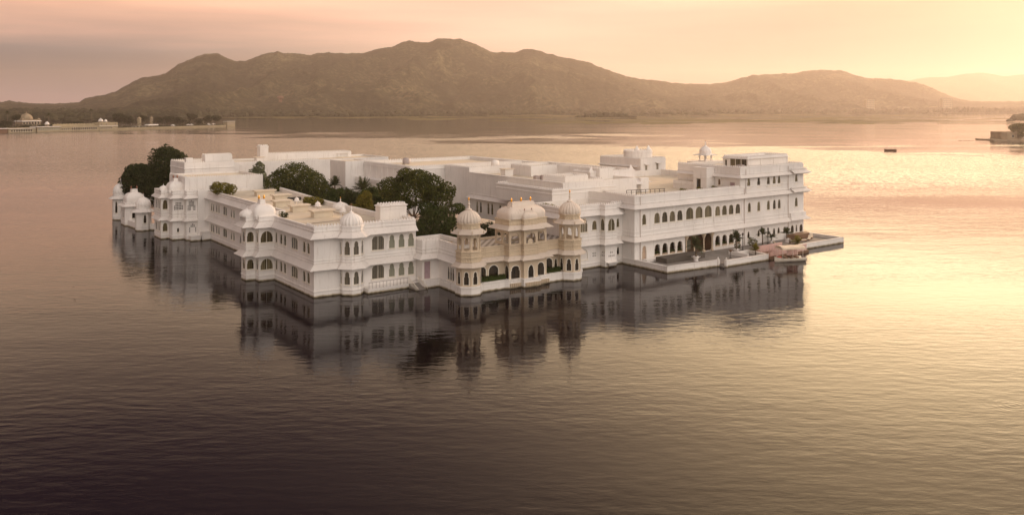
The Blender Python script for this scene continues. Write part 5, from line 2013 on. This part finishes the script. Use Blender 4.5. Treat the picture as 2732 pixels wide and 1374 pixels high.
def lamp_post(lb, u, v, z, h):
    t = Thing('lamp_post', lb, 'lamp post', (u, v, z), 'iron lamp posts on the terrace')
    mb = MB()
    mb.lathe(u, v, [(.28, z), (.26, z + .25), (.10, z + .4), (.06, z + 1.2), (.05, z + h - .4), (.09, z + h - .3)], 8)
    t.part('post', mb, 'dark')
    mb = MB()
    mb.lathe(u, v, [(.08, z + h - .3), (.19, z + h + .12), (.23, z + h + .14), (.05, z + h + .38)], 6, smooth=False)
    t.part('lantern', mb, 'dark')
    return t


lamp_post('dark iron lamp post on a white block beside the upright palm', 84.8, -15.6, .6, 3.4)
lamp_post('dark iron lamp post between the pair of wall palms', 96.0, -13.4, .6, 3.2)
t = Thing('parasol', 'closed dark parasol on the terrace behind the middle parapet', 'parasol', (76.9, -18.9, .62))
mb = MB()
mb.lathe(76.9, -18.9, [(.3, .62), (.3, .7), (.05, .72), (.05, 2.0)], 8)
t.part('pole', mb, 'dark')
mb = MB()
mb.lathe(76.9, -18.9, [(.06, 1.75), (.42, 2.15), (.10, 2.22), (.01, 2.3)], 8, smooth=False)
t.part('canopy', mb, 'wood')


def lounger(lb, u, v, rz):
    c, s = cos(rz), sin(rz)
    R = lambda a, b, z: (u + a * c - b * s, v + a * s + b * c, z)
    t = Thing('sun_lounger', lb, 'sun lounger', (u, v, .62), 'sun loungers on the far terrace')
    mb = MB()
    for a0, a1, b0, b1, z0, z1 in ((-.95, .95, -.33, -.27, .82, .92), (-.95, .95, .27, .33, .82, .92), (-.9, -.82, -.3, .3, .62, .86), (.82, .9, -.3, .3, .62, .86)):
        k = len(mb.v)
        mb.box(a0, a1, b0, b1, z0, z1)
        mb.v[k:] = [R(*p) for p in mb.v[k:]]
    t.part('frame', mb, 'wood')
    mb = MB()
    k = 0
    mb.box(-.9, .35, -.28, .28, .92, 1.04)
    mb.v = [R(*p) for p in mb.v]
    t.part('mattress', mb, 'cream')
    mb = MB()
    mb.add([R(*p) for p in ((.33, -.28, .93), (.33, .28, .93), (.9, .28, 1.5), (.9, -.28, 1.5), (.27, -.28, 1.04), (.27, .28, 1.04), (.84, .28, 1.6), (.84, -.28, 1.6))],
           [(0, 1, 2, 3), (7, 6, 5, 4), (0, 4, 5, 1), (1, 5, 6, 2), (2, 6, 7, 3), (3, 7, 4, 0)])
    t.part('backrest', mb, 'cream')


lounger('white-cushioned lounger nearest the right wing wall, left of the yellow-green palm', 96.4, -15.4, 2.6)
lounger('white-cushioned lounger just behind the yellow-green palm', 101.6, -15.8, 2.6)
lounger('white-cushioned lounger in the middle of the far terrace', 105.0, -15.6, 2.8)
lounger('white-cushioned lounger near the end parapet, lying flattest', 108.0, -15.2, .4)
lounger('wooden lounger with raised back at the end wall of the far terrace', 110.6, -14.0, .5)
mb = MB()
mb.prism([(104.6, -12.0), (105.7, -13.7), (110.8, -13.4), (112.2, -11.5)], .6, 1.75)
single('bar_counter', mb, 'wood', 'dark brown counter at the foot of the corner bay', 'counter', (108, -12.8, .62), 'p')

# hedges in front of the pavilion arcade
for lb, u0, u1, k0, k1 in (('clipped green hedge before the left arches of the sandstone pavilion', 23.4, 28.2, .15, -.45), ('clipped green hedge before the right arches of the sandstone pavilion', 36.7, 39.5, .15, -.45)):
    random.seed(5)
    mb = MB()
    a, b = pv(u0, k0)
    c, d = pv(u1, k0)
    mb.obox((a, b), (c, d), -.6, 0, 1.45, 2.1)
    for _ in range(1500):
        s_, n_, z_ = random.uniform(0, u1 - u0), random.uniform(-.65, .07), random.uniform(1.5, 2.3)
        p = Vector(at((a, b), (c, d), s_, z_, n_))
        x, y = rnd_unit() * .13, rnd_unit() * .08
        mb.add([p - x, p + y, p + x, p - y], [(0, 1, 2, 3)])
    single('hedge', mb, 'leaf', lb, 'hedge', (a, b, 1.45), 'p')

# ------------------------------------------------------------------ canopied boat and its gangway
t = Thing('ferry_boat', 'cream canopied palace boat moored bow-left at the terrace', 'boat', (86, -25.2))
bx = Vector((5.9, -2.3)).normalized()
by = Vector((-bx.y, bx.x))
o_ = Vector((83.2, -24.3))


def bp(a, b, z):
    q = o_ + bx * a + by * b
    return (q.x, q.y, z)


secs = [(0, .05, .95), (.6, .55, .85), (1.6, .95, .72), (3.2, 1.15, .66), (5.2, 1.1, .68), (6.4, .95, .74)]
mb = MB()
for a, hw, z in secs:
    mb.add([bp(a + .0, -hw, z), bp(a, -hw * .85, .25), bp(a + (.25 if a < .5 else 0), -hw * .35, -.2), bp(a + (.25 if a < .5 else 0), hw * .35, -.2), bp(a, hw * .85, .25), bp(a, hw, z), bp(a, hw * .82, z), bp(a, hw * .75, z - .3), bp(a, -hw * .75, z - .3), bp(a, -hw * .82, z)], [])
n = 10
fs = []
for k in range(len(secs) - 1):
    for i in range(n):
        j = (i + 1) % n
        fs.append((k * n + i, k * n + j, (k + 1) * n + j, (k + 1) * n + i))
fs.append(tuple(range((len(secs) - 1) * n, len(secs) * n)))
fs.append(tuple(range(n))[::-1])
mb.f = [tuple(f) for f in fs]
mb.sm = [False] * len(fs)
t.part('hull', mb, 'boat')
mb = MB()
for a, b, c_, d_ in ((1.9, 2.4, -.8, .8), (3.1, 3.6, -.85, .85), (4.3, 4.8, -.85, .85)):
    k = len(mb.v)
    mb.add([bp(a, c_, .62), bp(b, c_, .62), bp(b, d_, .62), bp(a, d_, .62), bp(a, c_, .95), bp(b, c_, .95), bp(b, d_, .95), bp(a, d_, .95)], [(4, 5, 6, 7), (0, 1, 5, 4), (1, 2, 6, 5), (2, 3, 7, 6), (3, 0, 4, 7)])
t.part('seats', mb, 'wood')
mb = MB()
mb.lathe(*bp(1.05, 0, 0)[:2], [(.45, .62), (.45, .9), (.3, .98)], 10)
t.part('bow_cushion', mb, 'redmat')
mb = MB()
for a in (1.2, 3.4, 5.6):
    for b in (-.95, .95):
        mb.tube([bp(a, b, .65), bp(a, b, 2.75)], .04)
t.part('canopy_posts', mb, 'trim')
mb = MB()
vs = []
for i in range(9):
    for j in range(5):
        a, b = .9 + 5.0 * i / 8, -1.35 + 2.7 * j / 4
        vs.append(bp(a, b, 2.75 + .28 * (1 - ((j - 2) / 2) ** 2) + .05 * sin(i * 1.7)))
mb.add(vs, [(i * 5 + j, (i + 1) * 5 + j, (i + 1) * 5 + j + 1, i * 5 + j + 1) for i in range(8) for j in range(4)], True)
ed = [(.9 + 5.0 * i / 26, -1.35) for i in range(27)] + [(5.9, -1.35 + 2.7 * i / 14) for i in range(1, 15)] + [(5.9 - 5.0 * i / 26, 1.35) for i in range(1, 27)] + [(.9, 1.35 - 2.7 * i / 14) for i in range(1, 15)]
for (a, b), (c_, d_) in zip(ed[:-1], ed[1:]):
    mb.add([bp(a, b, 2.77), bp(c_, d_, 2.77), bp(c_, d_, 2.5), bp((a + c_) / 2, (b + d_) / 2, 2.36), bp(a, b, 2.5)], [(0, 1, 2, 3, 4)])
t.part('canopy', mb, 'cream')
mb = MB()
for i in range(14):
    z0, z1 = .95, 2.6
    a = 3.3 + 2.5 * i / 14
    w_ = .05 * sin(i * 2.2)
    mb.quad(bp(a, .98 + w_, z0), bp(a + 2.5 / 14, .98 - w_, z0), bp(a + 2.5 / 14, .98, z1), bp(a, .98, z1))
t.part('side_curtain', mb, 'pink')
t = Thing('gangway', 'pink-curtained landing with arched rails behind the canopied boat', 'landing stage', (88, -20.5))
mb = MB()
mb.prism([(84.2, -17.5), (84.2, -22.4), (97.5, -22.2), (98.2, -17.6)], -.1, .5)
mb.box(84.4, 97.6, -22.0, -21.8, -.3, .1)
t.part('deck', mb, 'wood')
for y0, n_, zt in ((-21.9, 40, 1.75), (-18.2, 30, 1.85)):
    mb = MB()
    mb.tube([(85.2, y0, zt), (85.2 + .3 * n_, y0, zt)], .05)
    for i in range(n_):
        a, b = 85.2 + .3 * i, 85.2 + .3 * (i + 1)
        ws = .06 * sin(i * 1.9)
        mb.quad((a, y0 + ws, .5), (b, y0 - ws, .5), (b, y0, zt), (a, y0, zt))
    t.part('curtain_rail', mb, 'pink')
mb = MB()
for k in range(3):
    c0 = 84.0 + k * .35
    pts = [(c0 + .1, -22.0 - 1.1 * (1 - cos(a * pi / 10)), .45 + 1.45 * sin(a * pi / 10)) for a in range(0, 11)]
    mb.tube(pts, .05)
for a in range(0, 11, 2):
    mb.tube([(84.1, -22.0 - 1.1 * (1 - cos(a * pi / 10)), .45 + 1.45 * sin(a * pi / 10)), (84.8, -22.0 - 1.1 * (1 - cos(a * pi / 10)), .45 + 1.45 * sin(a * pi / 10))], .035)
t.part('arched_rail', mb, 'pink')
mb = MB()
for u in range(86, 98, 3):
    mb.box(u - .1, u + .1, -22.15, -21.95, -1, .5)
t.part('piles', mb, 'dark')

# ------------------------------------------------------------------ distant garden island on the left
mb = MB()
isl = [(-30, 1.2), (315, .6), (329, 2), (329, 14), (300, 40), (220, 90), (80, 110), (-80, 95), (-80, 2)]
mb.prism(isl, -.5, 1.5)
single('island_ground', mb, 'soil', None, None, (120, 20), 'j', kind='structure')
t = Thing('island_arcade', 'low pale arcade with dark arches at the left end of the garden island', 'arcade building', (24, 2), None, 'j')
h = House(t, [(9, 12), (9, 1), (39.5, 1), (39.5, 12)], -.3, 5.2, 4.9, m='ochre')
h.win(1, 'u', [(12 + 2.7 * k, 14.0 + 2.7 * k, .9, 3.4) for k in range(9)], 'round', 'black', trim=.12, depth=.8)
h.finish(False)
h.eave([(9, 1), (39.5, 1)], 4.7, 4.3, .8)
t = Thing('boat_shed', 'dark open shed at the far left water edge of the garden island', 'shed', (0, 2), None, 'j')
h = House(t, [(-8, 10), (-8, .5), (8, .5), (8, 10)], -.3, 4.6, 4.4, m='wood')
h.finish(False)
h.eave([(-8, 10), (-8, .5), (8, .5), (8, 10)], 5.3, 4.7, 1.2, True)
t = Thing('island_hall', 'flat-roofed ochre hall with a row of dim windows on the garden island shore', 'hall', (54, 2), None, 'j')
h = House(t, [(40.5, 13), (40.5, .2), (68, .2), (68, 13)], -.3, 5.6, 5.3, m='ochre')
h.win(1, 'u', [(42 + 2.6 * k, 43.8 + 2.6 * k, 1.9, 4.2) for k in range(10)], 'rect', 'grass_glass', trim=.1)
h.finish(False)
h.eave([(40.5, 13), (40.5, .2), (68, .2), (68, 13)], 6.1, 5.6, 1.1, True)


def jchhatri(lb, u, v, z, r, hc, hd):
    t = Thing('island_kiosk', lb, 'domed kiosk', (u, v, z), 'domed kiosks of the garden island', 'j')
    mb = MB()
    ring = octagon(u, v, r)
    for i in range(8):
        p, q = ring[i], ring[(i + 1) % 8]
        L = seg(p, q)[2]
        wall(mb, p, q, z - .2, z + hc, [prof('round', L * .2, L * .8, z + .3, z + hc * .85)], .3, True)
    t.part('arcade', mb, 'ochre')
    e = MB()
    eave(e, ring, z + hc + .4, z + hc, r * .4, True)
    t.part('eave', e, 'slab')
    dome(t, u, v, z + hc + .3, r * .9, hd, rib=.03, nrib=12, finial=r * .3)


jchhatri('small domed arch kiosk on the roof of the ochre island hall', 55, 5, 5.5, 2.3, 3.0, 2.6)
t = Thing('island_wall', 'long pale arcaded wall with a scalloped top on the garden island', 'wall', (92, 3), None, 'j')
h = House(t, [(68.4, 9), (68.4, .6), (117, .6), (117, 9)], -.3, 6.0, 5.7, m='ochre')
h.win(1, 'u', [(82 + 2.75 * k, 84.0 + 2.75 * k, 1.4, 4.3) for k in range(12)] + [(70 + 2.6 * k, 71.4 + 2.6 * k, 1.6, 3.6) for k in range(4)], 'round', 'black', trim=.12, depth=.8)
h.finish(False)
mb = MB()
mb.prism([(64, 9.2), (64, 8.6), (117, 8.6), (117, 9.2)], 5, 8.1)
for k in range(14):
    mb.lathe(66.5 + 3.7 * k, 8.9, [(1.3, 8.05), (1.1, 8.5), (.5, 8.75)], 8, 0, sy=.2)
t.part('upper_wall', mb, 'ochre')
t = Thing('island_gatehouse', 'tall pale corner block with a stair and grey dome on the garden island', 'gatehouse', (130, 3), None, 'j')
h = House(t, [(117.2, 14), (117.2, .4), (142, .4), (142, 14)], -.3, 9.4, 9.0, m='ochre')
h.win(1, 'u', [(119 + 2.3 * k, 120.2 + 2.3 * k, 1.6, 3.6) for k in range(7)], 'round', 'black', trim=.1)
h.win(1, 'u', [(119.5, 120.8, 6.2, 7.8), (126, 127.4, 6.2, 7.8), (138.2, 139.6, 6.2, 7.8)], 'rect', 'black', trim=.1)
h.finish(False)
h.eave([(117.2, 14), (117.2, .4), (142, .4)], 5.4, 5.0, .8)
mb = MB()
mb.add([(134, .1, 5), (141, .1, .4), (134, .1, 4.2), (134, .4, 5), (141, .4, .4), (134, .4, 4.2)], [(0, 1, 2), (3, 5, 4), (0, 3, 4, 1), (1, 4, 5, 2)])
t.part('stair', mb, 'stone')
jchhatri('grey-white domed kiosk on the island gatehouse roof', 121.5, 4, 9.2, 2.7, 1.6, 3.0)
jchhatri('small brown domed kiosk at the middle of the island gatehouse roof', 131, 8, 9.2, 1.8, 1.2, 2.2)
t = Thing('island_palace', 'large domed sandstone hall among trees at the left of the garden island', 'domed hall', (61, 45), None, 'j')
q_ = [(50, 58), (50, 44), (72, 44), (72, 58)]
h = House(t, q_, 0, 13.5, 13.0, m='old')
for z0 in (3.0, 8.0):
    h.win(1, 'u', [(51.2 + 3.4 * k, 53.2 + 3.4 * k, z0, z0 + 3.2) for k in range(6)], 'cusp', 'black', trim=.15)
h.finish(True)
h.eave(q_, 12.2, 11.4, 1.2, True)
dome(t, 58.4, 50, 13.4, 6.3, 7.4, m='old', rib=.02, nrib=16, finial=1.6)
for u, v in ((70.4, 45.6), (51.6, 45.6)):
    dome(t, u, v, 13.2, 1.6, 2.0, m='old', rib=.03, nrib=12, finial=.5)
t = Thing('island_shrine', 'white domed island tower half hidden in trees, left of two', 'domed tower', (191.6, 26), None, 'j')
h = House(t, octagon(191.6, 26, 2.6), 0, 12.0, 11.8, m='ochre')
h.finish(False)
dome(t, 191.6, 26, 11.9, 2.6, 3.0, m='old', rib=.03, nrib=12, finial=1.1)
t = Thing('island_shrine', 'orange-lit domed island tower half hidden in trees, right of two', 'domed tower', (210.3, 26), None, 'j')
h = House(t, octagon(210.3, 26, 2.2), 0, 12.4, 12.2, m='old')
h.finish(False)
dome(t, 210.3, 26, 12.3, 2.2, 2.8, m='old', rib=.03, nrib=12, finial=1.1)
t = Thing('island_pavilion', 'low tiled garden pavilion below the island towers', 'garden pavilion', (199, 12), None, 'j')
h = House(t, [(192, 14), (192, 8), (206, 8), (206, 14)], 1, 4.4, 4.2, m='ochre')
h.win(1, 'u', [(193.0 + 2.6 * k, 194.8 + 2.6 * k, 1.5, 3.8) for k in range(5)], 'round', 'black', trim=.1)
h.finish(False)
h.eave([(192, 14), (192, 8), (206, 8), (206, 14)], 5.6, 4.3, 1.0, True)
t = Thing('embankment', 'long low ochre embankment wall along the garden island', 'wall', (230, .3), None, 'j')
mb = MB()
mb.obox((142, .4), (313, .4), -1.5, 0, -.5, 2.0)
mb.obox((142, .4), (313, .4), -.7, .1, 2.0, 2.5)
t.part('wall', mb, 'ochre')
t = Thing('end_pavilion', 'small ochre columned pavilion at the right end of the garden island', 'pavilion', (322, 4), None, 'j')
h = House(t, [(315, 8), (315, .2), (329.5, .2), (329.5, 8)], -.4, 7.2, 7.0, m='ochre')
h.win(1, 'u', [(316 + 2.2 * k, 317.5 + 2.2 * k, 3.2, 6.0) for k in range(6)], 'rect', 'stone', trim=.0, depth=.4)
h.finish(False)
h.eave([(315, 8), (315, .2), (329.5, .2), (329.5, 8)], 7.6, 7.2, .7, True)
t = Thing('cottage', 'long white-walled garden room under the island trees', 'cottage', (180, 12), None, 'j')
h = House(t, [(167, 16), (167, 11), (190, 11), (190, 16)], 1, 3.4, 3.3)
h.finish(False)
for i, (u, v) in enumerate(((231, 10), (256, 10), (263, 12), (291, 10), (301, 12))):
    mb = MB()
    mb.box(u - 2.2, u + 2.2, v - 2, v + 2, 1.4, 3.2)
    mb.add([(u - 2.8, v - 2.6, 3.2), (u + 2.8, v - 2.6, 3.2), (u + 2.8, v + 2.6, 3.2), (u - 2.8, v + 2.6, 3.2), (u, v, 4.8)], [(0, 1, 4), (1, 2, 4), (2, 3, 4), (3, 0, 4)])
    single('garden_tent', mb, 'white', ['leftmost white garden tent under the island trees', 'second white garden tent from the left under the island trees', 'middle white garden tent under the island trees',
                                        'second white garden tent from the right on the island', 'rightmost white garden tent, nearest the end pavilion'][i], 'tent', (u, v, 1.5), 'j', 'white garden tents on the island')
ISL = [(21, 30, 14, 8, 'broad dark tree at the far left edge of the garden island'), (35, 30, 20, 5, 'tall dark tree left of the large domed island hall'), (44, 26, 9, 6, 'low tree in front of the large domed hall'),
       (62, 26, 8, 5, 'low tree between the large domed hall and the water'), (82, 34, 10, 8, 'broad low tree behind the small domed arch kiosk'), (96, 30, 11, 8, 'low round tree behind the scalloped wall'),
       (110, 30, 12, 8, 'spreading tree left of the island gatehouse'), (134, 30, 13, 8, 'dark tree right behind the island gatehouse'), (163, 25, 22, 10.5, 'tallest broad tree of the garden island, right of the gatehouse'),
       (177, 27, 18, 8, 'dark tree left of the white island tower'), (203, 34, 18, 7, 'dense tree between the two island towers'), (218, 22, 15, 6, 'dark tree right of the orange-lit island tower'),
       (233, 20, 17.5, 8, 'round tree left in the row along the embankment'), (250, 22, 15.5, 8, 'second round tree in the row along the embankment'), (270, 20, 20, 7.5, 'tallest round tree in the row along the embankment'),
       (286, 24, 12, 6, 'low tree in a gap of the embankment row'), (299, 20, 17, 8, 'broad dark tree near the end pavilion'), (315, 22, 17, 7.5, 'last tree of the row beside the end pavilion')]
for i, (u, v, ht, r, lb) in enumerate(ISL):
    tree('island_tree', lb, u, v, 1.4, blob_lobes(u, v, ht - r * .72, r, r * .72, 6, 500 + i), 1900, 1.7, 'far', group='trees on the garden island', trunk_r=.4, seed=600 + i, fr='j', gap=.45)
for i, (u, v, hh_, lb) in enumerate(((66.5, 20, 17, 'tall thin palm above the small domed arch kiosk'), (121.5, 22, 22, 'tallest thin palm of the garden island, above the scalloped wall'), (27, 34, 20, 'thin dark palm at the left of the garden island'))):
    palm(lb, u, v, 1.4, hh_, 4.0, 'j', seed=50 + i, trunk=.4)

random.seed(9)
mb = MB()
for _ in range(7000):
    u = random.uniform(-20, 312)
    v = random.uniform(2.5, 11) if u > 143 else random.uniform(12, 34)
    p = Vector((u, v, random.uniform(1.4, 3.4 if u > 143 else 8.5)))
    if random.random() < .45 and u > 143:
        p = Vector((u, random.uniform(16, 40), random.uniform(2, 9.5)))
    x, y = rnd_unit() * .9, rnd_unit() * .5
    mb.add([p - x, p + y, p + x, p - y], [(0, 1, 2, 3)])
single('garden_shrubbery', mb, 'far', 'dark shrubbery filling the garden island behind its walls', 'shrubbery', (150, 10), 'j', kind='stuff')

# ------------------------------------------------------------------ right-hand edge of the frame
t = Thing('shore_pavilion', 'brown stone water pavilion with a rounded end at the right edge of the lake', 'pavilion', (425, 716), None, 'w')
h = House(t, [(420.5, 730), (420.5, 714), (424, 711), (470, 709), (470, 730)], 0, 6.9, 6.6, m='old')
h.win(3 - 1, 'u', [(428 + 4 * k, 429.6 + 4 * k, 2.6, 5.0) for k in range(4)], 'round', 'black', trim=.1)
h.finish(True)
mb = MB()
mb.box(410, 470, 707, 735, -.5, .9)
mb.lathe(409.5, 711, [(.45, -.5), (.45, 2.3), (.6, 2.4), (.6, 2.7)], 8)
t.part('platform', mb, 'old')
tree('shore_tree', 'dark spreading tree behind the brown stone water pavilion', 440, 722, .9, blob_lobes(440, 722, 10, 8, 6, 7, 801), 2400, 1.3, 'leaf_warm', seed=802, trunk_r=.5)
tree('shore_tree', 'smaller dark tree at the extreme right edge of the lake', 434, 708.5, .9, blob_lobes(434, 708.5, 5, 3.5, 3.5, 6, 803), 1100, .9, 'leaf_warm', seed=804, trunk_r=.3)
t = Thing('motor_boat', 'small dark wooden passenger boat with a flat canopy alone on the bright lake', 'boat', (249, 547), None, 'w')
mb = MB()
secs = [(245.0, .1, 1.45), (246.2, .8, 1.15), (248.0, 1.1, .95), (251.0, 1.1, .9), (253.0, .8, 1.15)]
vs = []
for x, hw, z in secs:
    vs += [(x, 547 - hw, z), (x + (.3 if hw < .2 else 0), 547 - hw * .6, -.2), (x + (.3 if hw < .2 else 0), 547 + hw * .6, -.2), (x, 547 + hw, z), (x, 547 + hw * .8, z - .3), (x, 547 - hw * .8, z - .3)]
fs = [(k * 6 + i, k * 6 + (i + 1) % 6, (k + 1) * 6 + (i + 1) % 6, (k + 1) * 6 + i) for k in range(4) for i in range(6)] + [tuple(range(24, 30)), (5, 4, 3, 2, 1, 0)]
mb.add(vs, fs)
t.part('hull', mb, 'oldboat')
mb = MB()
for x in (246.5, 249.2, 252.2):
    for y in (546.1, 547.9):
        mb.tube([(x, y, .8), (x, y, 2.45)], .05)
t.part('canopy_posts', mb, 'oldboat')
mb = MB()
mb.box(245.9, 252.7, 545.8, 548.2, 2.4, 2.62, .12)
t.part('canopy', mb, 'pink')
mb = MB()
for x in (247.4, 248.6, 249.8, 251.0):
    mb.box(x - .2, x + .2, 546.3, 547.7, .7, 1.2)
t.part('benches', mb, 'oldboat')
mb = MB()
for k in range(16):
    x = 383 + 1.6 * k + random.uniform(-.5, .5)
    mb.lathe(x, 711 + random.uniform(-1, 1), [(.9, -.1), (.7, .12), (.2, .28)], 6, 0)
single('rock_spit', mb, 'wood', 'dark line of low rocks in the water left of the stone pavilion', 'rocks', (395, 711, 0))

# gull over the water, lower left
t = Thing('bird', 'small dark bird gliding low over the water at the left', 'bird', (-70.2, 133, .96), None, 'w')
mb = MB()
X, Y, Z = -70.2, 133, .96
mb.lathe(X, Y, [(.01, Z - .05), (.05, Z - .03), (.06, Z), (.01, Z + .06)], 8)
mb.add([(X, Y - .05, Z), (X, Y + .08, Z), (X - .30, Y + .05, Z + .12), (X - .30, Y - .03, Z + .12), (X - .55, Y + .02, Z + .10)], [(0, 1, 2, 3), (3, 2, 4)])
mb.add([(X, Y - .05, Z), (X, Y + .08, Z), (X + .28, Y + .05, Z + .22), (X + .28, Y - .03, Z + .22), (X + .46, Y + .02, Z + .34)], [(3, 2, 1, 0), (4, 2, 3)])
t.part('body', mb, 'dark')

# ------------------------------------------------------------------ far shore: water tanks, houses, woods, reeds
for x, y, lb in ((-895, 2600, 'red brick water tank on the hillside, left of two'), (-725, 2600, 'red brick water tank on the hillside, right of two')):
    t = Thing('water_tank', lb, 'water tank', (x, y, 25), 'red water tanks on the hillside', 'w')
    mb = MB()
    mb.lathe(x, y, [(5.2, 18), (5.2, 52)], 12, smooth=False)
    t.part('shaft', mb, 'red')
    mb = MB()
    mb.lathe(x, y, [(5.2, 50), (10.5, 52), (10.5, 56), (4, 60)], 16, smooth=False)
    t.part('tank', mb, 'red')
for i, (x, y, w_, hh_, z, lb) in enumerate(((1480, 3440, 34, 42, 12, 'pale hotel block on the hill foot, left of the two largest'), (1860, 3560, 42, 40, 20, 'pale hotel block on the hill foot, nearest the right edge'),
                                            (1650, 3500, 40, 16, 8, 'low pale house on the hill foot between the two hotel blocks'), (1790, 3540, 30, 18, 8, 'small pale house left of the right-hand hotel block'))):
    t = Thing('shore_house', lb, 'house', (x, y, z), 'pale houses on the far hill foot', 'w')
    q_ = [(x - w_ / 2, y + 12), (x - w_ / 2, y - 12), (x + w_ / 2, y - 12), (x + w_ / 2, y + 12)]
    h = House(t, q_, z - 10, z + hh_, z + hh_ - 1, m='ochre')
    for f in range(int(hh_ / 8)):
        h.win(1, 'u', [(x - w_ / 2 + 3 + 6 * k, x - w_ / 2 + 6 + 6 * k, z + 3 + 8 * f, z + 7 + 8 * f) for k in range(int(w_ / 6))], 'rect', 'black', trim=.2)
    h.finish(False)


def wood(name, spots, m='far'):
    """a far-off wood: hundreds of irregular crowns read as one mass"""
    mb = MB()
    for x, y, z, r, hgt in spots:
        n1, n2 = 7, 5
        vs = []
        for k in range(n2):
            ph = -.35 + (pi / 2 + .35) * k / (n2 - 1)
            for i in range(n1):
                a = 2 * pi * i / n1
                rr = r * cos(ph) * (1 + .35 * noise.noise(Vector((x + 3 * cos(a), y + 3 * sin(a), k * 1.3))))
                vs.append((x + rr * cos(a), y + rr * sin(a), z + hgt * .45 + hgt * .55 * sin(ph) * (1 + .2 * noise.noise(Vector((x, a, k))))))
        b = len(mb.v)
        mb.add(vs, [(k * n1 + i, k * n1 + (i + 1) % n1, (k + 1) * n1 + (i + 1) % n1, (k + 1) * n1 + i) for k in range(n2 - 1) for i in range(n1)])
    return single(name, mb, m, 'dark scrub woodland along the far lake shore', 'woodland', kind='stuff')


random.seed(77)
sp = []
for _ in range(6000):
    x = random.choice((random.uniform(-300, 3000), random.uniform(-300, 1500)))
    tt = random.random() ** 1.6 * .36
    sh, cr = shore(x), crest(x)
    Y = sh + 20 + (cr - sh) * tt
    r = random.uniform(5, 13)
    sp.append((TX(x) * Y, Y, 4.5 * min(1, tt / .18) - 2 + 14 * max(0, tt - .08), r, r * random.uniform(1.0, 1.6)))
wood('shore_woodland', sp)
sp = []
for x0, x1, y0, n_, hm in ((1540, 1700, 1960, 90, 13), (1690, 1900, 2500, 60, 11), (1960, 2130, 3000, 40, 10), (2690, 2760, 1500, 30, 14), (2450, 2732, 3150, 120, 22), (640, 1140, 2180, 120, 10)):
    for _ in range(n_):
        x = random.uniform(x0, x1)
        Y = y0 + random.uniform(-25, 40)
        e = 1 - abs((x - (x0 + x1) / 2) / (x1 - x0) * 2) ** 2
        r = random.uniform(4, 9)
        sp.append((TX(x) * Y, Y, 0, r, hm * random.uniform(.6, 1.15) * (.45 + .55 * e)))
o = wood('lake_thicket', sp)
o['label'] = 'green thickets standing in the shallows before the far shore'
# weed and reed rafts: long low lenses on the shallow water
random.seed(78)
mb = MB()
for _ in range(170):
    x = random.choice((random.uniform(620, 2750), random.uniform(1100, 2750)))
    Y = random.uniform(1500, 2900) if x > 1100 else random.uniform(1950, 2250)
    if random.random() < .3:
        Y = random.uniform(1350, 1800)
        x = random.uniform(1500, 2600)
    a, b = random.uniform(10, 90), random.uniform(1.5, 6)
    cx = TX(x) * Y
    ring = [(cx + a * cos(q * pi / 8) * (1 + .3 * random.uniform(-1, 1)), Y + b * sin(q * pi / 8) * (1 + .4 * random.uniform(-1, 1))) for q in range(16)]
    k = [(*p, -.05) for p in ring] + [(cx + (p[0] - cx) * .8, Y + (p[1] - Y) * .6, random.uniform(.25, .8)) for p in ring]
    mb.add(k, [(i, (i + 1) % 16, 16 + (i + 1) % 16, 16 + i) for i in range(16)] + [tuple(range(16, 32))])
M['reed'] = simple('floating_weed', (.16, .13, .045), .95, .35, .02)
single('weed_rafts', mb, 'reed', 'pale green rafts of water weed before the far shore', 'water weed', kind='stuff')

# ------------------------------------------------------------------ haze
m = bpy.data.materials.new('evening_haze')
m.use_nodes = True
m.node_tree.nodes.clear()
v = m.node_tree.nodes.new('ShaderNodeVolumePrincipled')
v.inputs['Color'].default_value = (.97, .87, .80, 1)
v.inputs['Density'].default_value = HAZE
v.inputs['Anisotropy'].default_value = .58
o = m.node_tree.nodes.new('ShaderNodeOutputMaterial')
m.node_tree.links.new(v.outputs[0], o.inputs['Volume'])
mb = MB()
mb.box(-9500, 9500, -700, 9500, -4, 430)
single('haze', mb, m, None, None, kind='stuff')
